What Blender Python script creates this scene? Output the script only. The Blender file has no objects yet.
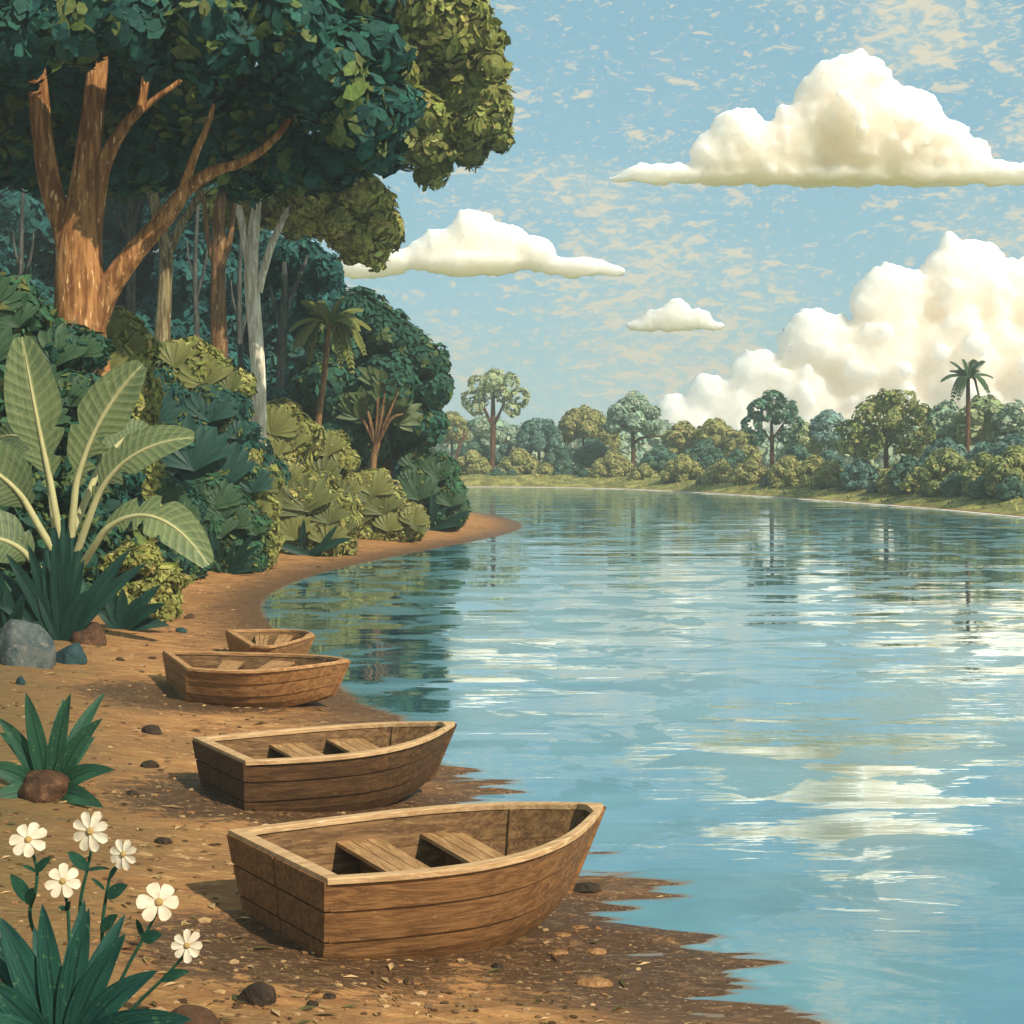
import bpy, bmesh, math
import numpy as np

# ------------------------------------------------------------------ scene
S = bpy.context.scene
COL = S.collection
F, H0, HC = 1600.0, 455.0, 3.6          # focal length in pixels, horizon row, eye height
RNG = np.random.default_rng(7)
V3 = lambda *a: np.array(a, float)

def P(px, py, Z):
    return np.array(((px - 512) * Z / F, Z, HC + (H0 - py) * Z / F))

def nrm(v):
    v = np.asarray(v, float)
    return v / np.maximum(np.linalg.norm(v, axis=-1, keepdims=True), 1e-9)

# ------------------------------------------------------------------ noise
def _h(ix, iy, iz, s):
    n = (ix * 374761393 + iy * 668265263 + iz * 1274126177 + s * 974634777) & 0xffffffff
    n = ((n ^ (n >> 13)) * 1274126177) & 0xffffffff
    n = ((n ^ (n >> 16)) * 2246822519) & 0xffffffff
    return ((n ^ (n >> 15)) & 0xffff) / 65535.0

def noise3(x, y, z, s=0):
    x, y, z = np.broadcast_arrays(np.asarray(x, float), np.asarray(y, float), np.asarray(z, float))
    ix, iy, iz = np.floor(x).astype(np.int64), np.floor(y).astype(np.int64), np.floor(z).astype(np.int64)
    fx, fy, fz = x - ix, y - iy, z - iz
    fx, fy, fz = [f * f * (3 - 2 * f) for f in (fx, fy, fz)]
    r = 0
    for a in (0, 1):
        for b in (0, 1):
            for c in (0, 1):
                w = (fx if a else 1 - fx) * (fy if b else 1 - fy) * (fz if c else 1 - fz)
                r = r + w * _h(ix + a, iy + b, iz + c, s)
    return r * 2 - 1

def fbm(x, y, z=0.0, o=4, s=0):
    r, a, k = 0, .5, 1.0
    for i in range(o):
        r = r + a * noise3(x * k, y * k, np.asarray(z) * k, s + i)
        a *= .5; k *= 2.03
    return r

# ------------------------------------------------------------------ meshes
class MB:
    """collects chunks of vertices and equal-sized faces; build() links ONE mesh object"""
    def __init__(self):
        self.V, self.Fc, self.C, self.U, self.n = [], [], [], [], 0
    def add(self, V, Fa, col=None, uv=None):
        V = np.asarray(V, float).reshape(-1, 3); Fa = np.asarray(Fa, np.int64)
        self.V.append(V); self.Fc.append(Fa + self.n); self.n += len(V)
        if col is None: col = np.ones((len(Fa), 3)) * .5
        col = np.asarray(col, float)
        if col.ndim == 1: col = np.tile(col, (len(Fa), 1))
        self.C.append(col)
        self.U.append(np.zeros((len(V), 2)) if uv is None else np.asarray(uv, float))
    def build(self, name, mat, parent=None, smooth=True, origin=None, attrs=None):
        V = np.concatenate(self.V)
        if origin is not None: V = V - np.asarray(origin)
        me = bpy.data.meshes.new(name)
        loops = np.concatenate([f.ravel() for f in self.Fc])
        tot = np.concatenate([np.full(len(f), f.shape[1]) for f in self.Fc])
        start = np.concatenate([[0], np.cumsum(tot)[:-1]])
        me.vertices.add(len(V)); me.vertices.foreach_set('co', V.astype(np.float32).ravel())
        me.loops.add(len(loops)); me.loops.foreach_set('vertex_index', loops.astype(np.int32))
        me.polygons.add(len(tot)); me.polygons.foreach_set('loop_start', start.astype(np.int32))
        me.polygons.foreach_set('loop_total', tot.astype(np.int32))
        me.polygons.foreach_set('use_smooth', np.full(len(tot), bool(smooth)))
        C = np.concatenate(self.C)
        a = me.attributes.new('Col', 'FLOAT_COLOR', 'FACE')
        a.data.foreach_set('color', np.concatenate([C, np.ones((len(C), 1))], 1).astype(np.float32).ravel())
        U = np.concatenate(self.U)
        uv = me.uv_layers.new(name='UVMap')
        uv.data.foreach_set('uv', U[loops].astype(np.float32).ravel())
        for k, v in (attrs or {}).items():
            at = me.attributes.new(k, 'FLOAT', 'POINT'); at.data.foreach_set('value', np.asarray(v, np.float32))
        me.update(calc_edges=True); me.validate()
        me.materials.append(mat)
        o = bpy.data.objects.new(name, me); COL.objects.link(o)
        if parent is not None: o.parent = parent
        if origin is not None and parent is None: o.location = tuple(origin)
        return o

def tag(o, label=None, cat=None, group=None, kind=None):
    if label: o['label'] = label
    if cat: o['category'] = cat
    if group: o['group'] = group
    if kind: o['kind'] = kind
    return o

def thing(name, loc, label, cat, group=None, rz=0.0):
    o = bpy.data.objects.new(name, None); COL.objects.link(o)
    o.location = tuple(loc); o.rotation_euler = (0, 0, rz); o.empty_display_size = .3
    return tag(o, label, cat, group)

def copy_tree(o, parent=None):
    c = o.copy(); COL.objects.link(c); c.parent = parent
    for ch in list(o.children): copy_tree(ch, c)
    return c

# ------------------------------------------------------------------ materials
class NT:
    def __init__(self, name):
        self.m = bpy.data.materials.new(name); self.m.use_nodes = True
        self.t = self.m.node_tree; self.t.nodes.clear()
        self.out = self.t.nodes.new('ShaderNodeOutputMaterial')
    def n(self, typ, **kw):
        d = self.t.nodes.new('ShaderNode' + typ)
        for k, v in kw.items():
            if k in d.inputs: self.put(d.inputs[k], v)
            else: setattr(d, k, v)
        return d
    def put(self, sock, v):
        if isinstance(v, bpy.types.NodeSocket): self.t.links.new(v, sock)
        else: sock.default_value = v
    def coord(self, which='Object', scale=(1, 1, 1), rot=(0, 0, 0)):
        c = self.n('TexCoord'); mp = self.n('Mapping')
        mp.inputs['Scale'].default_value = scale; mp.inputs['Rotation'].default_value = rot
        self.t.links.new(c.outputs[which], mp.inputs['Vector']); return mp.outputs[0]
    def noise(self, vec, scale, detail=3, rough=.55, dist=0.0):
        d = self.n('TexNoise'); d.inputs['Scale'].default_value = scale; d.inputs['Detail'].default_value = detail
        d.inputs['Roughness'].default_value = rough; d.inputs['Distortion'].default_value = dist
        self.t.links.new(vec, d.inputs['Vector']); return d.outputs['Fac']
    def ramp(self, fac, lo, hi, a=0.0, b=1.0):
        d = self.n('MapRange'); d.interpolation_type = 'SMOOTHSTEP'
        self.put(d.inputs['Value'], fac)
        for k, v in (('From Min', lo), ('From Max', hi), ('To Min', a), ('To Max', b)): self.put(d.inputs[k], v)
        return d.outputs[0]
    def mix(self, fac, a, b, mode='MIX'):
        d = self.n('Mix'); d.data_type = 'RGBA'; d.blend_type = mode
        self.put(d.inputs[0], fac)
        for i, v in ((6, a), (7, b)):
            if not isinstance(v, bpy.types.NodeSocket): v = (*v, 1.0)
            self.put(d.inputs[i], v)
        return d.outputs[2]
    def math(self, op, a, b=0.0):
        d = self.n('Math'); d.operation = op; self.put(d.inputs[0], a); self.put(d.inputs[1], b); return d.outputs[0]
    def attr(self, name, out='Color'):
        d = self.n('Attribute'); d.attribute_name = name; return d.outputs[out]
    def bump(self, h, dist, strength=1.0, normal=None):
        d = self.n('Bump'); self.put(d.inputs['Height'], h); d.inputs['Distance'].default_value = dist
        d.inputs['Strength'].default_value = strength
        if normal is not None: self.put(d.inputs['Normal'], normal)
        return d.outputs[0]
    def pbr(self, color, rough=.7, normal=None, spec=.3, trans=0.0, tcol=None):
        b = self.n('BsdfPrincipled')
        if not isinstance(color, bpy.types.NodeSocket): color = (*color, 1.0)
        self.put(b.inputs['Base Color'], color); self.put(b.inputs['Roughness'], rough)
        b.inputs['Specular IOR Level'].default_value = spec
        if normal is not None: self.put(b.inputs['Normal'], normal)
        s = b.outputs[0]
        if trans > 0:
            t = self.n('BsdfTranslucent'); self.put(t.inputs['Color'], color if tcol is None else tcol)
            mx = self.n('MixShader'); mx.inputs[0].default_value = trans
            self.t.links.new(s, mx.inputs[1]); self.t.links.new(t.outputs[0], mx.inputs[2]); s = mx.outputs[0]
        self.t.links.new(s, self.out.inputs['Surface']); return self.m

def leaf_material(name):
    t = NT(name)
    v = t.coord('Object')
    c = t.attr('Col')
    k = t.ramp(t.noise(v, 9.0, 3), .3, .7, .72, 1.25)
    c = t.mix(1.0, c, t.n('CombineColor', Red=k, Green=k, Blue=k).outputs[0], 'MULTIPLY')
    return t.pbr(c, .65, spec=.12, trans=.18)

def bark_material(name, base, dark, light, sc=1.0):
    t = NT(name)
    v = t.coord('Object', (5 * sc, 5 * sc, .7 * sc))
    a = t.noise(v, 1.6, 5, .6)
    b = t.noise(t.coord('Object', (9 * sc, 9 * sc, 1.6 * sc)), 1.7, 3, .6)
    c = t.mix(t.ramp(a, .40, .62), dark, base)
    c = t.mix(t.ramp(b, .60, .68), c, light)
    w = t.noise(t.coord('Object', (1, 1, .5)), .8, 2)
    c = t.mix(t.ramp(w, .5, .75, 0, .5), c, dark)
    return t.pbr(c, .85, t.bump(t.math('ADD', a, t.math('MULTIPLY', b, .4)), .06, .9), spec=.1)

def wood_material(name, base, dark, light, amt=.5, along=0):
    t = NT(name)
    sw = (lambda a, b, c: (a, b, c)) if along == 0 else (lambda a, b, c: (b, a, c))
    v = t.coord('Object', sw(1.3, 9, 9))
    a = t.noise(v, 2.2, 6, .62, .6)
    g = t.noise(t.coord('Object', sw(2.0, 40, 40)), 1.5, 3, .6, .3)
    c = t.mix(t.ramp(a, .36, .66), dark, base)
    c = t.mix(t.ramp(g, .52, .78, 0, amt), c, light)
    s = t.noise(t.coord('Object', sw(6, 18, 18)), 3.0, 2, .5, 1.5)
    c = t.mix(t.ramp(s, .66, .72, 0, .55), c, light)
    d = t.noise(t.coord('Object', (1, 1, 1)), 2.3, 3)
    c = t.mix(t.ramp(d, .55, .75, 0, .55), c, dark)
    h = t.math('ADD', t.math('MULTIPLY', g, .5), a)
    return t.pbr(c, .75, t.bump(h, .012, .8), spec=.2)

def rock_material(name, base, dark, light):
    t = NT(name)
    v = t.coord('Object')
    a = t.noise(v, 3.5, 6, .65, .8)
    c = t.mix(t.ramp(a, .35, .65), dark, base)
    b = t.noise(v, 11, 4, .6)
    c = t.mix(t.ramp(b, .56, .7, 0, .7), c, light)
    return t.pbr(c, .85, t.bump(t.math('ADD', a, b), .05, .7), spec=.2)

def blade_material(name, base, dark, light, rib, veins=0.0, trans=.12):
    t = NT(name)
    uv = t.n('TexCoord').outputs['UV']
    sp = t.n('SeparateXYZ'); t.t.links.new(uv, sp.inputs[0])
    u = t.math('ABSOLUTE', t.math('SUBTRACT', sp.outputs[0], .5))
    v = t.coord('Object')
    mp = t.n('Mapping'); mp.inputs['Scale'].default_value = (7, 1.4, 1); t.t.links.new(uv, mp.inputs['Vector'])
    st = t.noise(mp.outputs[0], 2.0, 4, .6, .4)
    c = t.mix(t.ramp(st, .35, .68), dark, base)
    c = t.mix(t.ramp(t.noise(v, 26, 3), .60, .70, 0, .7), c, light)
    if veins:
        w = t.n('TexWave'); w.wave_type = 'BANDS'; w.bands_direction = 'Y'
        mp2 = t.n('Mapping'); mp2.inputs['Scale'].default_value = (1, 1, 1); t.t.links.new(uv, mp2.inputs['Vector'])
        sy = t.math('SUBTRACT', sp.outputs[1], t.math('MULTIPLY', u, .22))
        cb = t.n('CombineXYZ'); t.put(cb.inputs[1], sy); t.t.links.new(cb.outputs[0], w.inputs['Vector'])
        w.inputs['Scale'].default_value = veins; w.inputs['Distortion'].default_value = 1.2
        c = t.mix(t.ramp(w.outputs['Fac'], .62, .95, 0, .32), c, light)
        hb = t.bump(w.outputs['Fac'], .012, .6)
    else:
        hb = t.bump(st, .01, .5)
    c = t.mix(t.ramp(u, .02, .07, .8, 0), c, rib)
    return t.pbr(c, .5, hb, spec=.2, trans=trans)

M = {}
M['leaf'] = leaf_material('foliage_leaf')
M['bark_big'] = bark_material('reddish_bark', (.37, .175, .062), (.15, .060, .020), (.66, .40, .19), .9)
M['bark_brown'] = bark_material('brown_bark', (.24, .135, .06), (.11, .055, .026), (.36, .22, .11))
M['bark_pale'] = bark_material('pale_bark', (.80, .74, .60), (.46, .39, .28), (.88, .85, .75))
M['bark_khaki'] = bark_material('khaki_bark', (.27, .22, .11), (.10, .07, .035), (.45, .40, .24))
M['bark_grey'] = bark_material('grey_bark', (.10, .10, .085), (.045, .05, .045), (.18, .17, .13))
M['bark_far'] = bark_material('far_bark', (.15, .07, .03), (.08, .035, .016), (.26, .14, .07))
M['wood1'] = wood_material('warm_planks', (.25, .118, .041), (.130, .058, .021), (.42, .25, .11), .35)
M['wood2'] = wood_material('dark_planks', (.105, .052, .020), (.055, .027, .011), (.27, .15, .07), .35)
M['wood3'] = wood_material('amber_planks', (.33, .160, .056), (.18, .08, .028), (.45, .26, .11), .35)
M['rim'] = wood_material('pale_worn_rim', (.56, .37, .19), (.38, .22, .10), (.74, .55, .33), .6)
M['rim_tan'] = wood_material('tan_worn_rim', (.50, .28, .12), (.27, .13, .05), (.62, .40, .19), .7)
M['seat'] = wood_material('seat_board', (.44, .25, .105), (.25, .13, .05), (.52, .33, .16), .6, 1)
M['inner'] = wood_material('inner_planks', (.21, .115, .046), (.09, .045, .018), (.36, .23, .11))
M['rock_blue'] = rock_material('blue_grey_stone', (.105, .115, .105), (.040, .062, .064), (.20, .19, .155))
M['rock_teal'] = rock_material('teal_stone', (.028, .065, .066), (.014, .036, .04), (.06, .11, .10))
M['rock_brown'] = rock_material('brown_stone', (.105, .05, .024), (.045, .024, .013), (.19, .10, .05))
M['rock_dark'] = rock_material('dark_stone', (.05, .032, .018), (.022, .015, .01), (.10, .06, .032))
M['rock_tan'] = rock_material('tan_stone', (.34, .175, .070), (.22, .11, .042), (.44, .26, .12))
M['agave'] = blade_material('blue_green_blade', (.018, .085, .058), (.007, .04, .034), (.07, .16, .07), (.008, .035, .03))
M['agave2'] = blade_material('green_blade', (.032, .105, .052), (.014, .055, .034), (.09, .18, .07), (.012, .045, .028))
M['strap'] = blade_material('dark_strap_blade', (.012, .052, .034), (.005, .027, .022), (.04, .085, .03), (.005, .02, .016))
M['banana'] = blade_material('banana_leaf', (.165, .205, .085), (.095, .135, .058), (.30, .32, .145), (.42, .42, .2), veins=4.5, trans=.2)
M['banana_dark'] = blade_material('banana_leaf_old', (.115, .155, .066), (.065, .10, .045), (.24, .25, .11), (.34, .34, .16), veins=4.5, trans=.2)
M['rib'] = blade_material('banana_rib', (.50, .46, .23), (.36, .35, .16), (.66, .60, .34), (.5, .46, .23))
M['stalk'] = blade_material('flower_stalk', (.025, .10, .06), (.012, .055, .035), (.06, .15, .07), (.02, .07, .04))
M['fan_green'] = blade_material('green_fan_leaf', (.055, .105, .040), (.024, .060, .032), (.15, .165, .05), (.02, .05, .03))
M['fan_olive'] = blade_material('olive_fan_leaf', (.185, .185, .055), (.115, .125, .035), (.31, .29, .10), (.10, .11, .03))
M['fan_olive_dark'] = blade_material('dull_olive_fan_leaf', (.125, .135, .040), (.075, .090, .028), (.22, .22, .075), (.07, .08, .025))
M['fan_teal'] = blade_material('dark_fan_leaf', (.026, .078, .056), (.012, .044, .038), (.075, .115, .045), (.010, .036, .03))
M['palm'] = blade_material('palm_frond', (.21, .215, .05), (.125, .14, .035), (.34, .30, .08), (.10, .11, .03))
M['palm_far'] = blade_material('far_palm_frond', (.07, .12, .045), (.04, .085, .04), (.13, .18, .07), (.06, .09, .035))
M['spike'] = blade_material('spiky_leaf', (.10, .13, .045), (.05, .085, .034), (.18, .19, .06), (.11, .07, .03))
t = NT('white_petal'); M['petal'] = t.pbr(t.mix(t.ramp(t.noise(t.coord('Object'), 14, 3), .35, .7), (.60, .50, .36), (.74, .66, .50)), .6, spec=.2, trans=.15)
t = NT('flower_eye'); M['eye'] = t.pbr(t.mix(t.noise(t.coord('Object'), 60, 2), (.26, .16, .05), (.5, .34, .12)), .8, t.bump(t.noise(t.coord('Object'), 90, 2), .01))

# ------------------------------------------------------------------ shorelines and terrain
def ring0(pts):
    out = []
    for px, py in pts:
        Z = F * HC / (py - H0); out.append(((px - 512) * Z / F, Z))
    return out

NEAR = [(4.6, -12), (3.5, 2), (2.95, 8.0)] + ring0([
    (770, 1018), (705, 978), (648, 938), (608, 896), (582, 862), (545, 826), (500, 806), (465, 788), (440, 764), (425, 742), (395, 722), (362, 705),
    (338, 688), (312, 664), (284, 640), (264, 620), (258, 607), (266, 595), (292, 582), (330, 570),
    (400, 555), (470, 542), (508, 534), (524, 527), (516, 521), (496, 515), (468, 511), (440, 508.5)]) + \
    [(-9, 122), (-22, 138), (-70, 152), (-320, 165), (-320, -12)]
FAR = [(-320, 240), (-60, 190)] + ring0([
    (300, 486.5), (420, 486.5), (470, 487), (560, 487.5), (640, 489.5), (720, 494), (800, 499), (870, 504), (940, 509.5), (1024, 517.5), (1110, 527), (1200, 540)]) + \
    [(30.5, 52), (32, 20), (34, -12), (3200, -12), (3200, 3400), (-3200, 3400), (-3200, 240)]

def smooth_ring(pts, lo, hi):
    """corner-cut the visible stretch lo..hi of the outline"""
    a = pts[:lo]; b = pts[lo:hi]; c = pts[hi:]
    for _ in range(2):
        q = [b[0]]
        for u, v in zip(b[:-1], b[1:]):
            q.append((.75 * u[0] + .25 * v[0], .75 * u[1] + .25 * v[1])); q.append((.25 * u[0] + .75 * v[0], .25 * u[1] + .75 * v[1]))
        q.append(b[-1]); b = q
    return a + b + c
NEAR = smooth_ring(NEAR, 1, len(NEAR) - 3)
FAR = smooth_ring(FAR, 1, len(FAR) - 5)

def sdist(x, y, poly):
    """signed distance, positive inside"""
    shp = x.shape; x = x.ravel(); y = y.ravel()
    best = np.full(x.shape, 1e18); ins = np.zeros(x.shape, bool)
    pts = np.array(poly)
    for (x0, y0), (x1, y1) in zip(pts, np.roll(pts, -1, 0)):
        dx, dy = x1 - x0, y1 - y0
        t = np.clip(((x - x0) * dx + (y - y0) * dy) / (dx * dx + dy * dy + 1e-12), 0, 1)
        best = np.minimum(best, (x - x0 - t * dx) ** 2 + (y - y0 - t * dy) ** 2)
        c = ((y0 > y) != (y1 > y)) & (x < (x1 - x0) * (y - y0) / (y1 - y0 + 1e-12) + x0)
        ins ^= c
    d = np.sqrt(best); return np.where(ins, d, -d).reshape(shp)

def terrain(x, y, full=False):
    x = np.asarray(x, float); y = np.asarray(y, float)
    d1 = sdist(x, y, NEAR); d2 = sdist(x, y, FAR)
    near = np.clip((24 - y) / 8, 0, 1)
    fing = fbm(x * .55 + 3.1, y * 2.9 + .35 * x, 0, 4, 11) * .07 * near * np.exp(-(d1 / 1.5) ** 2) + fbm(x * 1.1 + 9, y * 5.2, 0, 4, 17) * .06 * near * np.exp(-(d1 / 1.1) ** 2)
    ripple = (fbm(x * 1.3, y * 1.3, 0, 4, 3) * .05 + fbm(x * 4, y * 6, 0, 3, 5) * .018) * np.clip(d1 / 2, 0, 1)
    z1 = np.where(d1 > 0, .055 * np.minimum(d1, 2) + .10 * np.clip(d1 - 2, 0, 5) + .05 * np.clip(d1 - 7, 0, 26), .06 * np.maximum(d1, -22))
    z1 = z1 + fing + ripple
    z2 = np.where(d2 > 0, 1.05 * (1 - np.exp(-d2 / 3.0)) + .035 * np.minimum(d2, 14) + fbm(x * .5, y * .5, 0, 3, 8) * .25 * np.clip(d2 / 3, 0, 1), .12 * np.maximum(d2, -12))
    z = np.maximum(z1, z2)
    return (z, d1, d2) if full else z

def tz(x, y): return float(terrain(np.array([x]), np.array([y]))[0])

def ground(px, py):
    """where the view line through a pixel meets the ground"""
    Z = np.geomspace(7, 260, 1200)
    x = (px - 512) * Z / F; z = HC + (H0 - py) * Z / F
    g = terrain(x, Z); i = int(np.argmax(z <= np.maximum(g, 0)))
    if i == 0: i = len(Z) - 1
    return np.array((x[i], Z[i], max(float(g[i]), 0.0)))

def axis(dense0, dense1, step, far0, far1, grow):
    a = list(np.arange(dense0, dense1, step)); s = step
    while a[-1] < far1: s *= grow; a.append(a[-1] + s)
    s = step; b = [dense0]
    while b[-1] > far0: s *= grow; b.append(b[-1] - s)
    return np.array(b[:0:-1] + a)

BOATS_PX = [(324, 905), (330, 775), (255, 685), (268, 655)]
gx = np.concatenate([-np.geomspace(3000, 31, 60), np.arange(-30, -8, .35), np.arange(-8, 5, .05), np.arange(5, 44, .35), np.geomspace(45, 3000, 60)])
gy = np.concatenate([np.arange(-11, 8, .5), np.arange(8, 26, .05), np.arange(26, 60, .14), np.arange(60, 200, .4), np.geomspace(201, 3200, 60)])
X, Y = np.meshgrid(gx, gy)
Zt, D1, D2 = terrain(X, Y, True)
nx, ny = len(gx), len(gy)
idx = np.arange(nx * ny).reshape(ny, nx)
mb = MB()
mb.add(np.stack([X, Y, Zt], -1).reshape(-1, 3), np.stack([idx[:-1, :-1], idx[:-1, 1:], idx[1:, 1:], idx[1:, :-1]], -1).reshape(-1, 4))
damp_shade = np.zeros_like(Zt)  # dark ground by the hulls: part damp sand, part boat shade painted in
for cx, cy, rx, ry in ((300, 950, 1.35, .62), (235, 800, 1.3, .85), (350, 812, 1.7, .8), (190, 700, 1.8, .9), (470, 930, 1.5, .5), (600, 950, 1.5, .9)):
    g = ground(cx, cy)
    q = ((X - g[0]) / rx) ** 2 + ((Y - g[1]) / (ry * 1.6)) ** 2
    damp_shade = np.maximum(damp_shade, np.exp(-q * 1.1))

def ground_material():
    t = NT('sand_and_soil')
    v = t.coord('Object')
    vs = t.coord('Object', (1.0, 2.4, 1.0))
    sand, pale, deep = (.47, .235, .080), (.66, .40, .18), (.26, .115, .040)
    n1 = t.noise(vs, 1.6, 6, .62, .5); n2 = t.noise(vs, 5.5, 5, .65, .7); n3 = t.noise(v, 24, 4, .7)
    c = t.mix(t.ramp(n1, .36, .66), deep, sand)
    n0 = t.noise(t.coord('Object', (.7, 1.3, 1)), .55, 5, .62, .8)
    c = t.mix(t.ramp(n0, .50, .66, 0, .75), c, (.20, .105, .04))
    c = t.mix(t.ramp(n2, .53, .70, 0, .75), c, pale)
    c = t.mix(t.ramp(t.noise(vs, 9, 4, .6, 1.0), .60, .68, 0, .7), c, deep)
    c = t.mix(t.ramp(n3, .62, .72, 0, .6), c, (.60, .40, .20))
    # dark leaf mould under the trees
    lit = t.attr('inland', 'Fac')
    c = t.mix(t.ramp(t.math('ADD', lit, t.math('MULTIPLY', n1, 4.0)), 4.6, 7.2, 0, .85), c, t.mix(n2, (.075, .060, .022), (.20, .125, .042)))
    # moist sand near the river; by the boats, damp mixed with painted hull shade
    pos = t.n('NewGeometry').outputs['Position']
    sp = t.n('SeparateXYZ'); t.t.links.new(pos, sp.inputs[0])
    hz = t.math('ADD', sp.outputs[2], t.math('MULTIPLY', t.math('SUBTRACT', n2, .5), .10))
    wet = t.ramp(hz, .0, .12, 1, 0)
    dm = t.math('ADD', t.attr('damp_shade', 'Fac'), t.math('MULTIPLY', t.math('SUBTRACT', n2, .5), 1.5))
    wet_shade = t.ramp(dm, .28, .50, 0, .95)
    w = t.math('MAXIMUM', wet, wet_shade)
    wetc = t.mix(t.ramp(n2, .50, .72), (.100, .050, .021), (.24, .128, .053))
    wetc = t.mix(t.math('MULTIPLY', wet_shade, .75), wetc, t.mix(t.ramp(n2, .50, .72), (.055, .029, .014), (.16, .085, .036)))
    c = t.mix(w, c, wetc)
    c = t.mix(t.math('MULTIPLY', w, t.ramp(t.noise(t.coord('Object', (1, 2.6, 1)), 14, 3, .6, 1.4), .60, .68)), c, (.46, .30, .15))
    # short grass on the far bank
    fb = t.attr('farbank', 'Fac')
    gn = t.noise(t.coord('Object', (1, .6, 1)), .9, 4, .65)
    g = t.mix(t.ramp(gn, .42, .62), (.15, .145, .038), (.33, .31, .088))
    c = t.mix(t.ramp(fb, .15, .45), c, g)
    r = t.ramp(w, 0, 1, .9, .55)
    h = t.math('ADD', t.math('MULTIPLY', n3, .25), t.math('ADD', n2, t.math('MULTIPLY', n1, .6)))
    return t.pbr(c, r, t.bump(h, .05, .8), spec=.25)
gr = mb.build('riverbank', ground_material(), attrs={'inland': np.clip(D1, -1, 60).ravel(), 'farbank': np.clip(D2, 0, 1).ravel(), 'damp_shade': damp_shade.ravel()})
tag(gr, kind='structure')

# water
def water_material():
    t = NT('river_water')
    v = t.coord('Object')
    l = t.noise(t.coord('Object', (.045, .15, 1)), 1.0, 2, .5, .5)
    a = t.noise(t.coord('Object', (.16, .52, 1), (0, 0, .06)), 1.0, 2, .5, .5)
    b = t.noise(t.coord('Object', (.7, 2.1, 1), (0, 0, -.08)), 1.0, 2, .5, .6)
    c = t.noise(t.coord('Object', (2.2, 5.5, 1), (0, 0, .05)), 1.0, 2, .5, .6)
    sy = t.n('SeparateXYZ'); t.t.links.new(v, sy.inputs[0])
    gust = t.ramp(t.noise(t.coord('Object', (.10, .22, 1)), 1.0, 3), .40, .62, .35, 1.3)      # cat's-paws: breezier water on the near side
    chop = t.math('MULTIPLY', gust, t.ramp(sy.outputs[1], 12, 48, .0062, .0022))
    h = t.math('ADD', t.math('MULTIPLY', l, .088), t.math('ADD', t.math('MULTIPLY', a, .027), t.math('MULTIPLY', t.math('ADD', b, t.math('MULTIPLY', c, .35)), chop)))
    nb = t.bump(h, 1.0, 1.0)
    col = t.mix(t.ramp(t.noise(v, .5, 4, .6), .35, .65), (.052, .175, .225), (.090, .25, .30))
    shal = t.attr('shallow', 'Fac')                                  # turbid shallows take the colour of the sand beneath
    col = t.mix(shal, col, (.20, .125, .065))
    d = t.n('BsdfDiffuse'); t.put(d.inputs['Color'], col); t.put(d.inputs['Normal'], nb)
    g = t.n('BsdfGlossy'); paw = t.ramp(t.noise(t.coord('Object', (.55, .62, 1), (0, 0, .05)), 1.0, 5, .60, .7), .512, .545)
    paw = t.math('MULTIPLY', paw, t.ramp(sy.outputs[1], 60, 120, 1.0, .45))   # wind-ruffled patches between calm ones
    t.put(g.inputs['Roughness'], t.math('ADD', t.math('MULTIPLY', paw, t.ramp(sy.outputs[1], 15, 120, .17, .13)), .015)); t.put(g.inputs['Normal'], nb)
    g.inputs['Color'].default_value = (.90, .97, .98, 1)
    fr = t.n('Fresnel'); fr.inputs['IOR'].default_value = 1.9; t.put(fr.inputs['Normal'], nb)
    mx = t.n('MixShader'); t.put(mx.inputs[0], t.math('MULTIPLY', t.ramp(fr.outputs[0], .0, .6, .16, .90), t.math('SUBTRACT', t.math('SUBTRACT', 1.0, t.math('MULTIPLY', paw, .40)), t.math('MULTIPLY', shal, .45))))
    t.t.links.new(d.outputs[0], mx.inputs[1]); t.t.links.new(g.outputs[0], mx.inputs[2])
    t.t.links.new(mx.outputs[0], t.out.inputs['Surface']); return t.m
mb = MB()
sx = (gx > -330) & (gx < 330); sy = gy < 300
XX, YY, ZZ = X[np.ix_(sy, sx)], Y[np.ix_(sy, sx)], Zt[np.ix_(sy, sx)]
ii = np.arange(XX.size).reshape(XX.shape); q4 = np.stack([ii[:-1, :-1], ii[:-1, 1:], ii[1:, 1:], ii[1:, :-1]], -1).reshape(-1, 4)
q4 = q4[ZZ.ravel()[q4].min(1) < .25]
use, inv = np.unique(q4, return_inverse=True)
mb.add(np.stack([XX, YY, XX * 0], -1).reshape(-1, 3)[use], inv.reshape(-1, 4))
shal = np.clip(1 + ZZ.ravel()[use] / .012, 0, 1)
tag(mb.build('river_water', water_material(), attrs={'shallow': shal}), kind='structure')

# ------------------------------------------------------------------ tubes, blades, foliage
def spline(pts, k=6):
    p = np.asarray(pts, float)
    if len(p) < 3: 
        s = np.linspace(0, 1, k + 1)[:, None]; return p[0] * (1 - s) + p[-1] * s
    q = np.vstack([2 * p[0] - p[1], p, 2 * p[-1] - p[-2]]); out = []
    for i in range(1, len(q) - 2):
        for s in np.linspace(0, 1, k, endpoint=False):
            a, b, c, d = q[i - 1], q[i], q[i + 1], q[i + 2]
            out.append(.5 * (2 * b + (c - a) * s + (2 * a - 5 * b + 4 * c - d) * s * s + (3 * b - a - 3 * c + d) * s ** 3))
    out.append(p[-1]); return np.array(out)

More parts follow.
